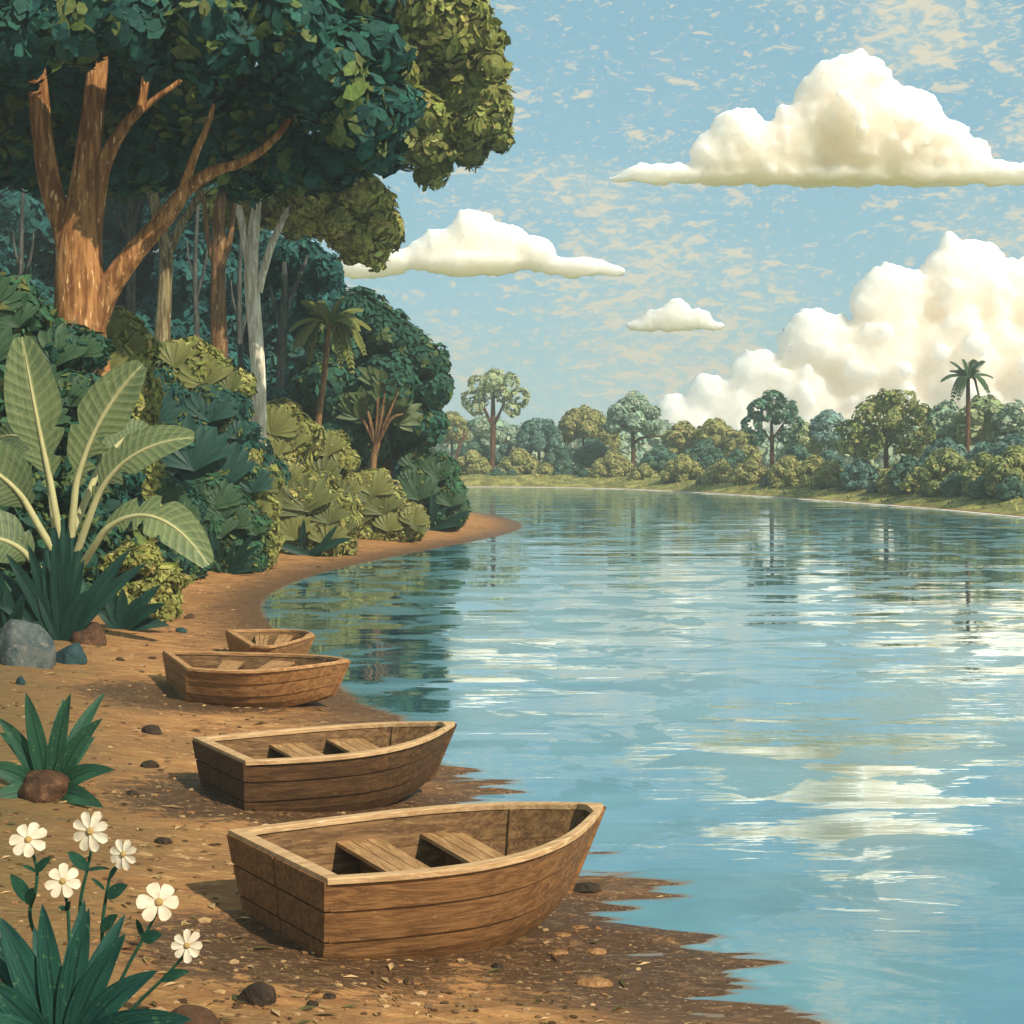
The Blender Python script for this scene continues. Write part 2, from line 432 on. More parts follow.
def tube(mb, pts, r, k=6, sides=10, rough=0.0, seed=0, col=None):
    """pts: (n,3) centre line, r: radius at each point"""
    r = np.asarray(r, float)
    C = spline(np.column_stack([pts, r]), k); R = np.maximum(C[:, 3], .002); C = C[:, :3]
    T = nrm(np.gradient(C, axis=0))
    up = V3(0, 1, 0) if abs(T[0][1]) < .8 else V3(1, 0, 0)
    A = nrm(np.cross(T, up)); B = np.cross(T, A)
    an = np.linspace(0, 2 * math.pi, sides, endpoint=False)
    Vv = C[:, None] + (A[:, None] * np.cos(an)[None, :, None] + B[:, None] * np.sin(an)[None, :, None]) * R[:, None, None]
    if rough:
        n = fbm(Vv[..., 0] / (R[0] * 1.2), Vv[..., 1] / (R[0] * 1.2), Vv[..., 2] / (R[0] * 5), 3, seed)
        Vv = C[:, None] + (Vv - C[:, None]) * (1 + rough * n[..., None])
    n = len(C); ix = np.arange(n * sides).reshape(n, sides)
    f = np.stack([ix[:-1], np.roll(ix[:-1], -1, 1), np.roll(ix[1:], -1, 1), ix[1:]], -1).reshape(-1, 4)
    uv = np.stack(np.broadcast_arrays(np.full((1, sides), .25), np.linspace(0, 1, n)[:, None]), -1).reshape(-1, 2)
    mb.add(Vv.reshape(-1, 3), f, col, uv)
    mb.add(Vv[-1], np.array([list(range(sides))]), col, uv[-sides:])

def blade(mb, base, tip, ctrl, w, face=(0, -1, .25), n=14, fold=.18, prof=None, notch=None, twist=0.0):
    """one long leaf: quadratic centre line, width profile, V fold"""
    t = np.linspace(0, 1, n)[:, None]
    base, tip, ctrl = (np.asarray(q, float) for q in (base, tip, ctrl))
    C = (1 - t) ** 2 * base + 2 * t * (1 - t) * ctrl + t * t * tip
    T = nrm(np.gradient(C, axis=0)); s = nrm(np.cross(T, np.asarray(face, float))); nn = nrm(np.cross(s, T))
    t = t[:, 0]
    W = (np.sin(math.pi * np.clip(t * .90 + .10, 0, 1) ** .9) ** .75 if prof is None else prof(t)) * w
    W[-1] = max(W[-1], w * .02) if prof is not None else w * .01
    L = W.copy(); Rr = W.copy()
    if notch:
        for side, t0, dt, k in notch:
            q = np.clip((t - t0) / dt, 0, 1); m = np.where((t >= t0) & (t <= t0 + dt), 1 - k * (1 - q) ** 1.4, 1.0)
            if side < 0: L = L * m
            else: Rr = Rr * m
    rows = []
    for u, ww in ((-1, L), (-.5, L), (0, W), (.5, Rr), (1, Rr)):
        rows.append(C + s * (u * ww)[:, None] + nn * (fold * abs(u) * ww)[:, None] * (1.0 if abs(u) < 1 else .85))
    Vv = np.stack(rows, 1); ix = np.arange(n * 5).reshape(n, 5)
    f = np.stack([ix[:-1, :-1], ix[:-1, 1:], ix[1:, 1:], ix[1:, :-1]], -1).reshape(-1, 4)
    uv = np.stack(np.broadcast_arrays(np.linspace(0, 1, 5)[None], t[:, None]), -1).reshape(-1, 2)
    mb.add(Vv.reshape(-1, 3), f, None, uv)
    return C

def sphere_dirs(n, rng):
    v = rng.normal(size=(n, 3)); return nrm(v)

_ico = {}
def ico(sub):
    if sub not in _ico:
        bm = bmesh.new(); bmesh.ops.create_icosphere(bm, subdivisions=sub, radius=1.0)
        V = np.array([v.co[:] for v in bm.verts]); f = np.array([[v.index for v in q.verts] for q in bm.faces]); bm.free()
        _ico[sub] = (V, f)
    return _ico[sub]

PAL = {  # base, light, chance of a light spray
    'hang': ((.300, .285, .078), (.40, .35, .11), .35),
    'teal': ((.019, .074, .058), (0.111, 0.143, 0.042), .32),
    'deep': ((0.022, 0.092, 0.085), (0.035, 0.106, 0.088), .15),
    'green': ((0.039, 0.104, 0.050), (0.140, 0.161, 0.048), .35),
    'dkgreen': ((0.027, 0.084, 0.054), (0.101, 0.142, 0.046), .30),
    'olive': ((0.215, 0.221, 0.055), (0.351, 0.325, 0.107), .35),
    'olivedk': ((.185, .195, .050), (.32, .30, .09), .35),
    'sun': ((0.213, 0.215, 0.056), (0.362, 0.331, 0.115), .4),
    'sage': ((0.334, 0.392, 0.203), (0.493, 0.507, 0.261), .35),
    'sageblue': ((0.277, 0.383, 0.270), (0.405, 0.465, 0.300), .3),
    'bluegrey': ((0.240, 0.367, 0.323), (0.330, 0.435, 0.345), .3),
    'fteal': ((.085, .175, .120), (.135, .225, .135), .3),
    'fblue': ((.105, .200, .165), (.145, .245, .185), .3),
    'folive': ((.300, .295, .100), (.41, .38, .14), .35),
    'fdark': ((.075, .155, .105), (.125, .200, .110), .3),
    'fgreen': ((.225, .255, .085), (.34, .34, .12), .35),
}

def foliage(mb, lobes, leaf, pal, seed=0, dens=1.5, sub=13, nv=6, core=True, asp=.5, lift=.22):
    """lobes > rosettes > leaves: every rosette is a dome of leaves that fan out from its outermost point"""
    rng = np.random.default_rng(seed)
    base, light, ch = PAL[pal]; base = np.array(base); light = np.array(light)
    L = np.asarray(lobes, float); cen = L[:, :3]; rad = L[:, 3]
    SC, SR, PO = [], [], []
    for c, r in zip(cen, rad):
        d = sphere_dirs(sub, rng); d[:, 2] = d[:, 2] * .9 + .08; d = nrm(d)
        SC.append(c + d * r * rng.uniform(.50, .68, (sub, 1))); SR.append(r * rng.uniform(.36, .50, sub)); PO.append(d)
        if core: SC.append(c[None]); SR.append(np.array([r * .84])); PO.append(np.array([[0., -.3, 1.]]))
    SC, SR, PO = np.vstack(SC), np.concatenate(SR), np.vstack(PO); PO = nrm(PO + np.array([0, 0, .35]))
    bright = rng.random(len(SC)) < ch; tone = rng.uniform(.78, 1.22, len(SC))
    cnt = np.maximum((dens * 4 * math.pi * SR ** 2 / (leaf * leaf * asp * .7)).astype(int), 8)
    k = np.repeat(np.arange(len(SC)), cnt)
    d = sphere_dirs(len(k), rng)
    p = SC[k] + d * (SR[k] * rng.uniform(.84, 1.05, len(k)))[:, None]
    keep = np.ones(len(k), bool)
    for c, r in zip(cen, rad):
        keep &= ((p - c) ** 2).sum(1) > (r * .76) ** 2
    k, d, p = k[keep], d[keep], p[keep]; n = len(k)
    po = PO[k]
    T0 = d - po * (d * po).sum(1, keepdims=True)
    N = nrm(d + sphere_dirs(n, rng) * .30)
    g = nrm(T0) + d * lift + sphere_dirs(n, rng) * .30
    T = nrm(g - N * (g * N).sum(1, keepdims=True) * (1 - lift)); Sd = nrm(np.cross(N, T))
    ln = leaf * (rng.uniform(.5, 1.15, n) + .5 * (rng.random(n) < .18))[:, None]; wd = ln * asp * rng.uniform(.8, 1.15, (n, 1))
    if nv == 6: prof = ((-.5, 0), (-.2, .40), (.22, .48), (.5, 0), (.22, -.48), (-.2, -.40))
    else: prof = ((-.5, 0), (.08, .5), (.5, 0), (.08, -.5))
    V = np.stack([p + T * ln * a + Sd * wd * b for a, b in prof], 1).reshape(-1, 3)
    f = np.arange(n * nv).reshape(n, nv)
    br = (bright[k] & (rng.random(n) < .60)) | (rng.random(n) < .03)
    col = np.where(br[:, None], light * rng.uniform(.75, 1.2, (n, 1)), base * (tone[k] * rng.uniform(.72, 1.28, n))[:, None])
    col = col * (1 + rng.normal(0, .06, (n, 3)))
    mb.add(V, f, np.clip(col, .002, .95))
    if core:
        iv, jf = ico(3 if nv == 6 else 2)
        for c, r in zip(cen, rad):
            q = iv * (r * .72 * (1 + .10 * noise3(iv[:, 0] * 3 + c[0], iv[:, 1] * 3, iv[:, 2] * 3))[:, None]) + c
            mb.add(q, jf, base * .9)

def px_lobes(spec, Z, depth=.9, rng=None, fill=True):
    """outline lobes given in photo pixels at distance Z become a rounded crown: each lobe gets neighbours in depth"""
    rng = rng or np.random.default_rng(len(spec) * 13 + int(Z))
    out = []; a = np.array([s[:3] for s in spec], float)
    c = a[:, :2].mean(0); R = (np.hypot(*(a[:, :2] - c).T) + a[:, 2]).max()
    for s in spec:
        px, py, r = s[:3]; dz = s[3] if len(s) > 3 else None
        rr = r * Z / F
        if dz is not None:
            q = P(px, py, Z); q = q + V3(0, dz, 0); sc = q[1] / Z
            q[0] *= sc; q[2] = HC + (q[2] - HC) * sc; out.append((*q, rr * sc)); continue
        e = math.sqrt(max(0, 1 - min(1, (math.hypot(px - c[0], py - c[1])) / R) ** 2)) * R * depth * Z / F
        out.append((*P(px, py, Z), rr))
        if fill and e > rr * .6:
            for sg in (-1, 1):
                q = P(px + rng.uniform(-.2, .2) * r, py + rng.uniform(-.1, .25) * r, Z); q[1] += sg * e * rng.uniform(.55, .85)
                out.append((*q, rr * rng.uniform(.75, .95)))
    return out

def limb(mb, px, Z, rough=.12, seed=0, sides=10, k=6, wob=0.0):
    """px: list of (px, py, diameter in pixels[, depth offset])"""
    pts = []; rs = []
    for q in px:
        dz = q[3] if len(q) > 3 else 0.0
        p = P(q[0], q[1], Z); p[1] += dz; pts.append(p); rs.append(q[2] * Z / F / 2)
    tube(mb, np.array(pts), rs, k, sides, rough, seed)

def make_tree(name, label, cat, base, limbs, lobes, Z, pal, bark, leaf, seed, group=None, dens=1.5, nv=6, depth=.9, asp=.5, sub=13, sides=10, core=True):
    """base: photo column of the foot; the foot is pushed down to the ground at that distance"""
    bx = (base - 512) * Z / F; bz = tz(bx, Z) - .15
    org = V3(bx, Z, bz)
    root = thing(name, org, label, cat, group)
    mb = MB()
    first = list(limbs[0]); foot = HC - bz; py = H0 + foot * F / Z
    if py > first[0][1] + 3: first = [(first[0][0] + (first[0][0] - first[-1][0]) * .05, py, first[0][2] * 1.35)] + first
    for i, l in enumerate([first] + list(limbs[1:])): limb(mb, l, Z, .14, seed + i, sides)
    mb.build('trunk', bark, root, origin=org)
    if lobes:
        mb = MB(); foliage(mb, px_lobes(lobes, Z, depth), leaf, pal, seed, dens, sub, nv, core, asp)
        mb.build('crown', M['leaf'], root, smooth=False, origin=org)
    return root

def make_bush(label, lobes, Z, pal, leaf, seed, name='bush', cat='bush', group=None, branches=0, bark=None, fans=0, dens=1.5, nv=6, depth=.55, sub=13, asp=.38, sprays=0, spray_mat=None):
    a = np.array([l[:3] for l in lobes], float)
    cx = (a[:, 0] * a[:, 2]).sum() / a[:, 2].sum(); bx = (cx - 512) * Z / F; bz = tz(bx, Z) - .05
    org = V3(bx, Z, bz); yb = H0 + (HC - bz) * F / Z          # pixel row of the foot
    low = max(l[1] + l[2] for l in lobes)
    sp = list(lobes)
    w = a[:, 0].max() - a[:, 0].min(); rm = a[:, 2].mean()
    y = low
    while y < yb - rm * .2 and len(sp) < 40:                     # leafy all the way to the ground
        for x in np.linspace(cx - w * .38, cx + w * .38, max(2, int(w / rm) + 1)): sp.append((x, min(y, yb - rm * .5), rm))
        y += rm
    root = thing(name, org, label, cat, group)
    lobs = px_lobes(sp, Z, depth); yfront = min(q[1] - q[3] * .9 for q in lobs)
    mb = MB(); foliage(mb, lobs, leaf, pal, seed, dens, sub, nv, True, asp)
    mb.build('foliage', M['leaf'], root, smooth=False, origin=org)
    rng = np.random.default_rng(seed + 5)
    if branches:
        mb = MB(); lob = px_lobes(lobes, Z, depth, fill=False)
        for c in lob:
            c = np.array(c)
            for _ in range(branches):
                d = nrm(V3(rng.uniform(-.8, .8), rng.uniform(-1, .2), rng.uniform(.1, 1.0)))
                q = c[:3] + V3(0, -.62, -.35) * c[3]; e = c[:3] + d * c[3] * 1.14
                mid = (q + e) / 2 + nrm(e - c[:3]) * c[3] * .22 + V3(0, -.25, 0) * c[3]
                tube(mb, np.array([q, mid, e]), [c[3] * .04, c[3] * .032, c[3] * .012], 4, 5)
        mb.build('branches', bark or M['bark_grey'], root, origin=org)
    front = px_lobes(lobes, Z, depth, fill=False)
    for i in range(sprays):                                      # broad fan-shaped leaves on the face of the shrub
        c = np.array(front[i % len(front)]); R = c[3]
        yf = min([q_[1] - q_[3] * .98 for q_ in lobs if abs(q_[0] - c[0]) < R and abs(q_[2] - c[2]) < R * 1.1])
        b0 = V3(c[0] + rng.uniform(-.35, .35) * R, yf + R * .12, c[2] - R * rng.uniform(.55, .95)); tilt = rng.uniform(-.45, .45)
        bb = MB(); nb_ = 9
        for q in range(nb_):
            a0 = math.pi / 2 + tilt + (q - (nb_ - 1) / 2) * .29; ln = R * rng.uniform(1.25, 1.5) * (1 - .16 * abs(q - 4) / 4)
            e = b0 + V3(math.cos(a0) * ln, R * .30 * math.sin(a0) - R * .12, math.sin(a0) * ln)
            blade(bb, b0, e, (b0 + e) / 2 + V3(0, -R * .16, R * .05), ln * .135, (rng.uniform(-.3, .3), -1, .35), 9, .22, prof=lambda t: np.where(t < .72, .16 + .84 * (np.clip(t, 0, .72) / .72) ** 1.1, np.sqrt(np.clip(1 - ((t - .72) / .285) ** 2, 0, 1))))
        bb.build('leaf', M['fan_olive_dark'] if (spray_mat == M['fan_olive'] and rng.random() < .4) else (spray_mat or M['fan_green']), root, origin=org)
    for i in range(fans):                                        # long dark basal blades
        a0 = math.radians(180 * (i + .5) / fans) + rng.uniform(-.12, .12)
        ln = (yb - a[:, 1].min()) * Z / F * rng.uniform(.36, .62)
        bb = MB(); b0 = V3(org[0] + rng.uniform(-.15, .15) * w * Z / F, yfront + .25, 0)
        b0[2] = tz(b0[0], b0[1]) - .03
        tip = b0 + V3(math.cos(a0) * ln, -rng.uniform(.1, .5), math.sin(a0) * ln * .9 + .1)
        blade(bb, b0, tip, (b0 + tip) / 2 + V3(0, -.15, ln * .12), ln * .085, fold=.3)
        bb.build('leaf', M['strap'], root, origin=org)
    return root


# ------------------------------------------------------------------ boats
def build_boat(label, A, B, C, hh, wood, rim, seats, skew_keep=.8, sink=.03, bow_up=.20, rib_t=.80, Lmin=None, sheer=0.0):
    """A far transom corner, B near transom corner, C bow (pixels of the gunwale); hh hull height in metres"""
    def at(p, z): Z = F * (HC - z) / (p[1] - H0); return np.array(((p[0] - 512) * Z / F, Z))
    z0 = .1
    for _ in range(4):
        a, b, c = at(A, z0 + hh), at(B, z0 + hh), at(C, z0 + hh * (1 + bow_up))
        m = (a + b) / 2; cen = m * .55 + c * .45
        z0 = max(tz(*cen), .02) - sink
    L = np.linalg.norm(c - m)
    ax = (c - m) / L; yaw = math.atan2(ax[1], ax[0]); n = np.array((-ax[1], ax[0]))
    if Lmin: L = max(L, Lmin)
    half = abs((a - b) @ n) / 2; skew = ((a - b) @ ax) / 2 / half * skew_keep
    root = thing('rowing_boat', (*m, z0), label, 'boat', 'wooden rowing boats drawn up on the bank', yaw)
    nt = 37; t = np.linspace(0, 1, nt)
    bt = np.interp(t, (0, .12, .28, .45, .6, .72, .82, .91, .97, 1), (1, 1.07, 1.13, 1.14, 1.06, .90, .68, .38, .15, .03))
    for _ in range(3): bt[1:-1] = (bt[:-2] + 2 * bt[1:-1] + bt[2:]) / 4
    bt = bt * half
    bb = bt * np.interp(t, (0, .5, .8, 1), (.74, .68, .5, .5))
    zt = hh * (1 + bow_up * t ** 2.6 + sheer * (1 - t) ** 2)
    zb = hh * .30 * np.clip((t - .62) / .38, 0, 1) ** 2.2
    rake = hh * .42
    def X(s, tt, y): return tt * L - (1 - s) * rake * np.clip((tt - .35) / .65, 0, 1) ** 1.5 + (1 - s) * .10 * hh * (1 - tt) ** 3 + skew * y * (1 - tt) ** 1.5
    def skin(side, s, off):
        y = side * (bb + (bt - bb) * s ** .72 + off * np.clip(bt / half * 3, 0, 1))
        return np.stack([X(s, t, y), y, zb + (zt - zb) * s], -1)
    def strip(mb, rows, flip=False):
        Vv = np.stack(rows, 1); k = Vv.shape[1]; ix = np.arange(len(Vv) * k).reshape(len(Vv), k)
        f = np.stack([ix[:-1, :-1], ix[:-1, 1:], ix[1:, 1:], ix[1:, :-1]], -1).reshape(-1, 4)
        mb.add(Vv.reshape(-1, 3), f[:, ::-1] if flip else f)
    hull = MB(); inn = MB()
    cuts = (0, .34, .67, 1.0)
    for sd in (-1, 1):
        for k in range(3):
            s0, s1 = cuts[k], cuts[k + 1]
            o0 = .016 if k else 0
            rows = [skin(sd, s0, -.012)] if k else []
            rows += [skin(sd, s0 + (.004 if k else 0), o0), skin(sd, s0 * .5 + s1 * .5, .009 if k else .004), skin(sd, s1 - .006, .0)]
            if k < 2: rows.append(skin(sd, s1 - .003, -.012))
            strip(hull, rows, sd < 0)
        strip(inn, [skin(sd, s, -.038 - (.008 if j % 2 else 0)) for j, s in enumerate((.06, .30, .31, .345, .355, .63, .64, .675, .685, .985))], sd > 0)
    strip(hull, [skin(-1, 0, 0), skin(-1, 0, 0) * (1, 0, 1), skin(1, 0, 0)])
    strip(inn, [skin(-1, .07, -.036), skin(-1, .07, 0) * (1, .01, 1), skin(1, .07, -.036)], True)
    ho = hull.build('hull', wood, root, smooth=False)
    inn.build('inner_planking', M['inner'], ho, smooth=False)
    # rim: a flat capping board that follows both sides and the transom
    def ring(off, dz):
        p = skin(-1, 1, off); s = skin(1, 1, off)
        if off < 0:
            p = p.copy(); s = s.copy(); lim = L - .13
            p[:, 0] = np.minimum(p[:, 0], lim); s[:, 0] = np.minimum(s[:, 0], lim)
            p[:, 1] = np.minimum(p[:, 1], -.004); s[:, 1] = np.maximum(s[:, 1], .004)
            p[0, 0] += .085; s[0, 0] += .085
        else:
            p[0, 0] -= .02; s[0, 0] -= .02
        q = np.concatenate([p, s[::-1]]); q[:, 2] += dz; return q
    rm = MB(); prof = [ring(.022, -.022), ring(.026, .012), ring(.016, .020), ring(-.066, .020), ring(-.072, .010), ring(-.070, -.024)]
    Vv = np.stack(prof, 1); n_ = len(Vv); ix = np.arange(n_ * 6).reshape(n_, 6); jx = np.roll(ix, -1, 0)
    f = np.stack([ix, np.roll(ix, -1, 1), np.roll(jx, -1, 1), jx], -1).reshape(-1, 4)
    rm.add(Vv.reshape(-1, 3), f); rm.build('gunwale', rim, root, smooth=False)
    # transom: three boards and a centre joint
    tr = MB(); e = []
    for k in range(3):
        for u0, u1 in ((-1, -.012), (.012, 1)):
            s0, s1 = cuts[k] + (.012 if k else -.01), cuts[k + 1] - .012
            V = []
            for xo in (-.03 - .004 * k, .034):
                for s, u in ((s0, u0), (s0, u1), (s1, u1), (s1, u0)):
                    yw = bb[0] + (bt[0] - bb[0]) * max(s, 0) ** .72 + .012
                    y = u * yw; V.append((X(s, 0, y) + xo, y, zb[0] + (zt[0] - zb[0]) * s))
            tr.add(V, [(0, 1, 2, 3), (7, 6, 5, 4), (0, 4, 5, 1), (1, 5, 6, 2), (2, 6, 7, 3), (3, 7, 4, 0)])
    V = []
    for xo in (-.012, .02):
        for s, u in ((.0, -1), (.0, 1), (1, 1), (1, -1)):
            y = u * (bb[0] + (bt[0] - bb[0]) * s ** .72); V.append((X(s, 0, y) + xo, y, zt[0] * s))
    tr.add(V, [(0, 1, 2, 3), (7, 6, 5, 4), (0, 4, 5, 1), (1, 5, 6, 2), (2, 6, 7, 3), (3, 7, 4, 0)])
    tr.build('transom', wood, root, smooth=False)
    # thwarts
    for st, w, sh in seats:
        se = MB(); su = MB(); s = sh
        for j in range(3):
            x0 = st * L + (j - 1.5) * w / 3 + .004; x1 = x0 + w / 3 - .008
            V = []
            for z in (hh * s - .03, hh * s):
                for x, sg in ((x0, -1), (x1, -1), (x1, 1), (x0, 1)):
                    tt = x / L; yy = np.interp(tt, t, bb + (bt - bb) * s ** .72) - .02; V.append((x + skew * sg * yy * (1 - tt) ** 1.5 * .8, sg * yy, z))
            se.add(V, [(3, 2, 1, 0), (4, 5, 6, 7), (0, 1, 5, 4), (1, 2, 6, 5), (2, 3, 7, 6), (3, 0, 4, 7)])
        so = se.build('seat', M['seat'], root, smooth=False)
        V = []
        x0 = st * L - .02
        for z, q in ((zb[0] + .05, .04), (hh * s - .031, s)):
            for x, sg in ((x0, -1), (x0 + .04, -1), (x0 + .04, 1), (x0, 1)):
                tt = x / L; yy = np.interp(tt, t, bb + (bt - bb) * q ** .72) - .07; V.append((x + skew * sg * yy * (1 - tt) ** 1.5 * .8, sg * yy, z))
        su.add(V, [(3, 2, 1, 0), (4, 5, 6, 7), (0, 1, 5, 4), (1, 2, 6, 5), (2, 3, 7, 6), (3, 0, 4, 7)])
        su.build('seat_support', M['inner'], so, smooth=False)
    # a pair of frames where the bow narrows, the stem and the keel
    for sd in (-1, 1):
        fr = MB(); V = []
        for tt in (rib_t - .012, rib_t + .012):
            for off in (-.036, -.075):
                for s in (.10, .5, .97):
                    b0, b1 = np.interp(tt, t, bb), np.interp(tt, t, bt); y = sd * (b0 + (b1 - b0) * s ** .72 + off)
                    V.append((float(X(s, tt, y)), y, np.interp(tt, t, zb) + (np.interp(tt, t, zt) - np.interp(tt, t, zb)) * s))
        V = np.array(V).reshape(2, 2, 3, 3); q = np.stack([V[0, 0], V[0, 1], V[1, 1], V[1, 0]], 0)
        ix = np.arange(12).reshape(4, 3); f = []
        for i in range(4):
            for j in range(2): f.append((ix[i, j], ix[(i + 1) % 4, j], ix[(i + 1) % 4, j + 1], ix[i, j + 1]))
        fr.add(q.reshape(-1, 3), f); fr.build('rib', M['inner'], root, smooth=False)
    sm = MB(); ss = np.linspace(-.05, 1.0, 7)
    tube(sm, np.array([(float(X(s, np.array(1.0), 0)) + .012, 0, zb[-1] + (zt[-1] - zb[-1]) * s) for s in ss]), [.028] * 7, 2, 8)
    sm.build('stem', wood, root)
    kl = MB(); tube(kl, np.array([(float(X(0, np.array(q), 0)), 0, float(np.interp(q, t, zb)) - .006) for q in np.linspace(.02, 1, 9)]), [.026] * 9, 2, 6)
    kl.build('keel', wood, root)
    print('boat', [round(float(v), 2) for v in (*m, z0, L, half, skew, math.degrees(yaw))])
    return root

build_boat('largest and nearest wooden rowing boat, pale rim, bow pointing at the river', (227, 833), (334.5, 880), (602, 806), .68, M['wood1'], M['rim'], ((.355, .34, .78), (.60, .32, .80)))
build_boat('dark brown rowing boat lying between the nearest boat and the tan boats', (193, 740), (250, 763), (454, 724), .60, M['wood2'], M['rim'], ((.36, .34, .82), (.60, .36, .86)))
build_boat('tan rowing boat with the smallest boat half hidden behind its far side', (155, 651.5), (198, 669.5), (348.5, 661), .55, M['wood3'], M['rim_tan'], ((.30, .3, .82), (.55, .34, .88)), bow_up=.16)
build_boat('smallest boat, its hull partly hidden behind the tan boat by the shore', (221, 631), (258, 646), (314, 635.5), .44, M['wood3'], M['rim_tan'], ((.30, .2, .82), (.56, .22, .86)), bow_up=.12)

# ------------------------------------------------------------------ rocks and pebbles
def rock(px, py, wpx, hpx, mat, label, seed, sub=4, dz=0.0, flat=1.0, cat='rock', name='rock', group=None, rough=.34, yaw=0.0):
    if name == 'stone' and mat.name == 'dark_stone': h_k = .7
    else: h_k = 1.0
    """(px, py) middle of the foot in the photo, width and height in pixels"""
    g = ground(px, py); Z = g[1]; w = wpx * Z / F / 2; h = hpx * h_k * Z / F
    iv, f = ico(sub)
    s = seed * 3.7
    n = fbm(iv[:, 0] * 1.1 + s, iv[:, 1] * 1.1, iv[:, 2] * 1.1, 4, seed)
    q = iv * (1 + rough * n)[:, None]
    rng = np.random.default_rng(seed)                             # a few chipped faces
    for _ in range(7):
        d = nrm(rng.normal(size=3)); e = q @ d; lim = rng.uniform(.62, .85); q = q - d * np.maximum(e - lim, 0)[:, None] * .85
    q = q / np.abs(q[:, 0]).max()
    q[:, 2] = np.where(q[:, 2] < 0, q[:, 2] * .35, q[:, 2] / q[:, 2].max())
    q = q * (w, w * .8 * flat, h)
    mb = MB(); mb.add(q, f)
    o = mb.build(name, mat, None, smooth=sub > 2)
    o.location = (g[0], g[1] + w * .4, g[2] - .02 * h); o.rotation_euler = (0, 0, yaw)
    return tag(o, label, cat, group)

rock(22, 666, 64, 47, M['rock_blue'], 'large blue grey boulder at the photo edge under the dark strap leaves', 3)
rock(66, 663, 38, 20, M['rock_teal'], 'small dark teal rock leaning on the blue grey boulder', 4)
rock(86, 644, 37, 21, M['rock_brown'], 'reddish brown rock at the foot of the dark strap-leaved plant', 9)
rock(44, 801, 60, 29, M['rock_brown'], 'brown rock in front of the green spiky agave', 12)
rock(256, 1005, 46, 21, M['rock_dark'], 'dark angular rock on the sand below the nearest boat stern', 15, yaw=.5)
rock(188, 1046, 70, 32, M['rock_brown'], 'brown mound of rock at the bottom edge beside the flower leaves', 18)
rock(587, 892, 34, 6, M['rock_dark'], 'smooth dark wet stone under the bow of the nearest boat', 21)
PEB = [
 (151, 734, 24, 11, 'rock_dark', 'dark pointed stone left of the dark brown boat stern'),
 (149, 768, 19, 10, 'rock_dark', 'dark lumpy stone midway between the agave and the dark brown boat'),
 (131, 796, 15, 7, 'rock_dark', 'small dark stone near the lower right leaves of the agave'),
 (119, 661, 11, 5, 'rock_dark', 'small dark stone left of the tan boat stern'),
 (189, 619, 11, 5, 'rock_brown', 'tiny brown stone on the sand left of the smallest boat'),
 (180, 633, 13, 5, 'rock_teal', 'flat teal stone beside the dark leaves left of the smallest boat'),
 (20, 685, 10, 9, 'rock_teal', 'tiny teal pebble below the blue grey boulder'),
 (164, 845, 22, 9, 'rock_dark', 'flat brown stone left of the nearest boat stern corner'),
 (312, 1006, 13, 7, 'rock_dark', 'dark pebble right of the dark angular rock at the bottom'),
 (330, 1000, 16, 6, 'rock_dark', 'second dark pebble to the right of the dark angular rock'),
 (596, 988, 42, 5, 'rock_tan', 'broad flat tan stone on the wet sand near the bottom'),
 (497, 970, 15, 6, 'rock_dark', 'small dark pebble on pale sand below the nearest boat'),
 (562, 937, 20, 2, 'rock_tan', 'upper of two flat tan stones below the bow of the nearest boat'),
 (559, 955, 25, 3, 'rock_tan', 'lower of two flat tan stones below the bow of the nearest boat'),
 (596, 954, 23, 4, 'rock_tan', 'rounded tan stone at the water edge below the bow of the nearest boat'),
 (580, 929, 19, 2, 'rock_tan', 'thin tan stone on the wet sand by the waterline'),
 (408, 985, 12, 5, 'rock_brown', 'small brown pebble alone on the sand at the bottom centre'),
]
for i, (px, py, w, h, m, lab) in enumerate(PEB):
    rock(px, py, w, h, M[m], lab, 40 + i, 3, flat=.85 if m == 'rock_tan' else 1.0, cat='stone', name='stone', group='loose stones on the sand')

# grit, twigs and dry leaf scraps that nobody could count
rng = np.random.default_rng(91); mb = MB()
n = 5200
yy = 9.3 * (60 / 9.3) ** (rng.random(n) ** 1.25); xx = rng.uniform(-.36, .22, n) * yy
zz, d1, _ = terrain(xx, yy, True); ok = (d1 > .25) & (zz > .03); xx, yy, zz, d1 = xx[ok], yy[ok], zz[ok], d1[ok]
iv, jf = ico(1)
for x, y, z in zip(xx, yy, zz):
    k = rng.random(); s = rng.uniform(.006, .02) * (1 + y / 40) * (1.8 if rng.random() < .06 else 1)
    if k < .62:
        c = ((.30, .15, .06), (.46, .29, .14), (.10, .055, .025), (.20, .12, .06))[rng.integers(4)]
        q = iv * (1 + .35 * rng.normal(size=(len(iv), 1)) * .4) * (s * 1.3, s, s * .55) + (x, y, z + s * .2); mb.add(q, jf, c)
    else:
        a = rng.uniform(0, 6.28); l = s * rng.uniform(1.5, 3.5); w = l * rng.uniform(.12, .35); ca, sa = math.cos(a), math.sin(a)
        q = np.array([(-l, 0, .004), (0, w, .012 + w * .3), (l, 0, .006), (0, -w, .010)]); q = np.stack([q[:, 0] * ca - q[:, 1] * sa, q[:, 0] * sa + q[:, 1] * ca, q[:, 2]], -1) + (x, y, z + .004)
        mb.add(q, [(0, 1, 2, 3)], ((.50, .33, .16), (.14, .07, .03), (.09, .085, .03), (.30, .19, .08))[rng.integers(4)])
tag(mb.build('gravel', M['leaf'], smooth=False), 'grit, twigs and scraps of dry leaf strewn over the sand', 'gravel', kind='stuff')

# ------------------------------------------------------------------ close plants
def at_depth(px, py, Z): return P(px, py, Z)

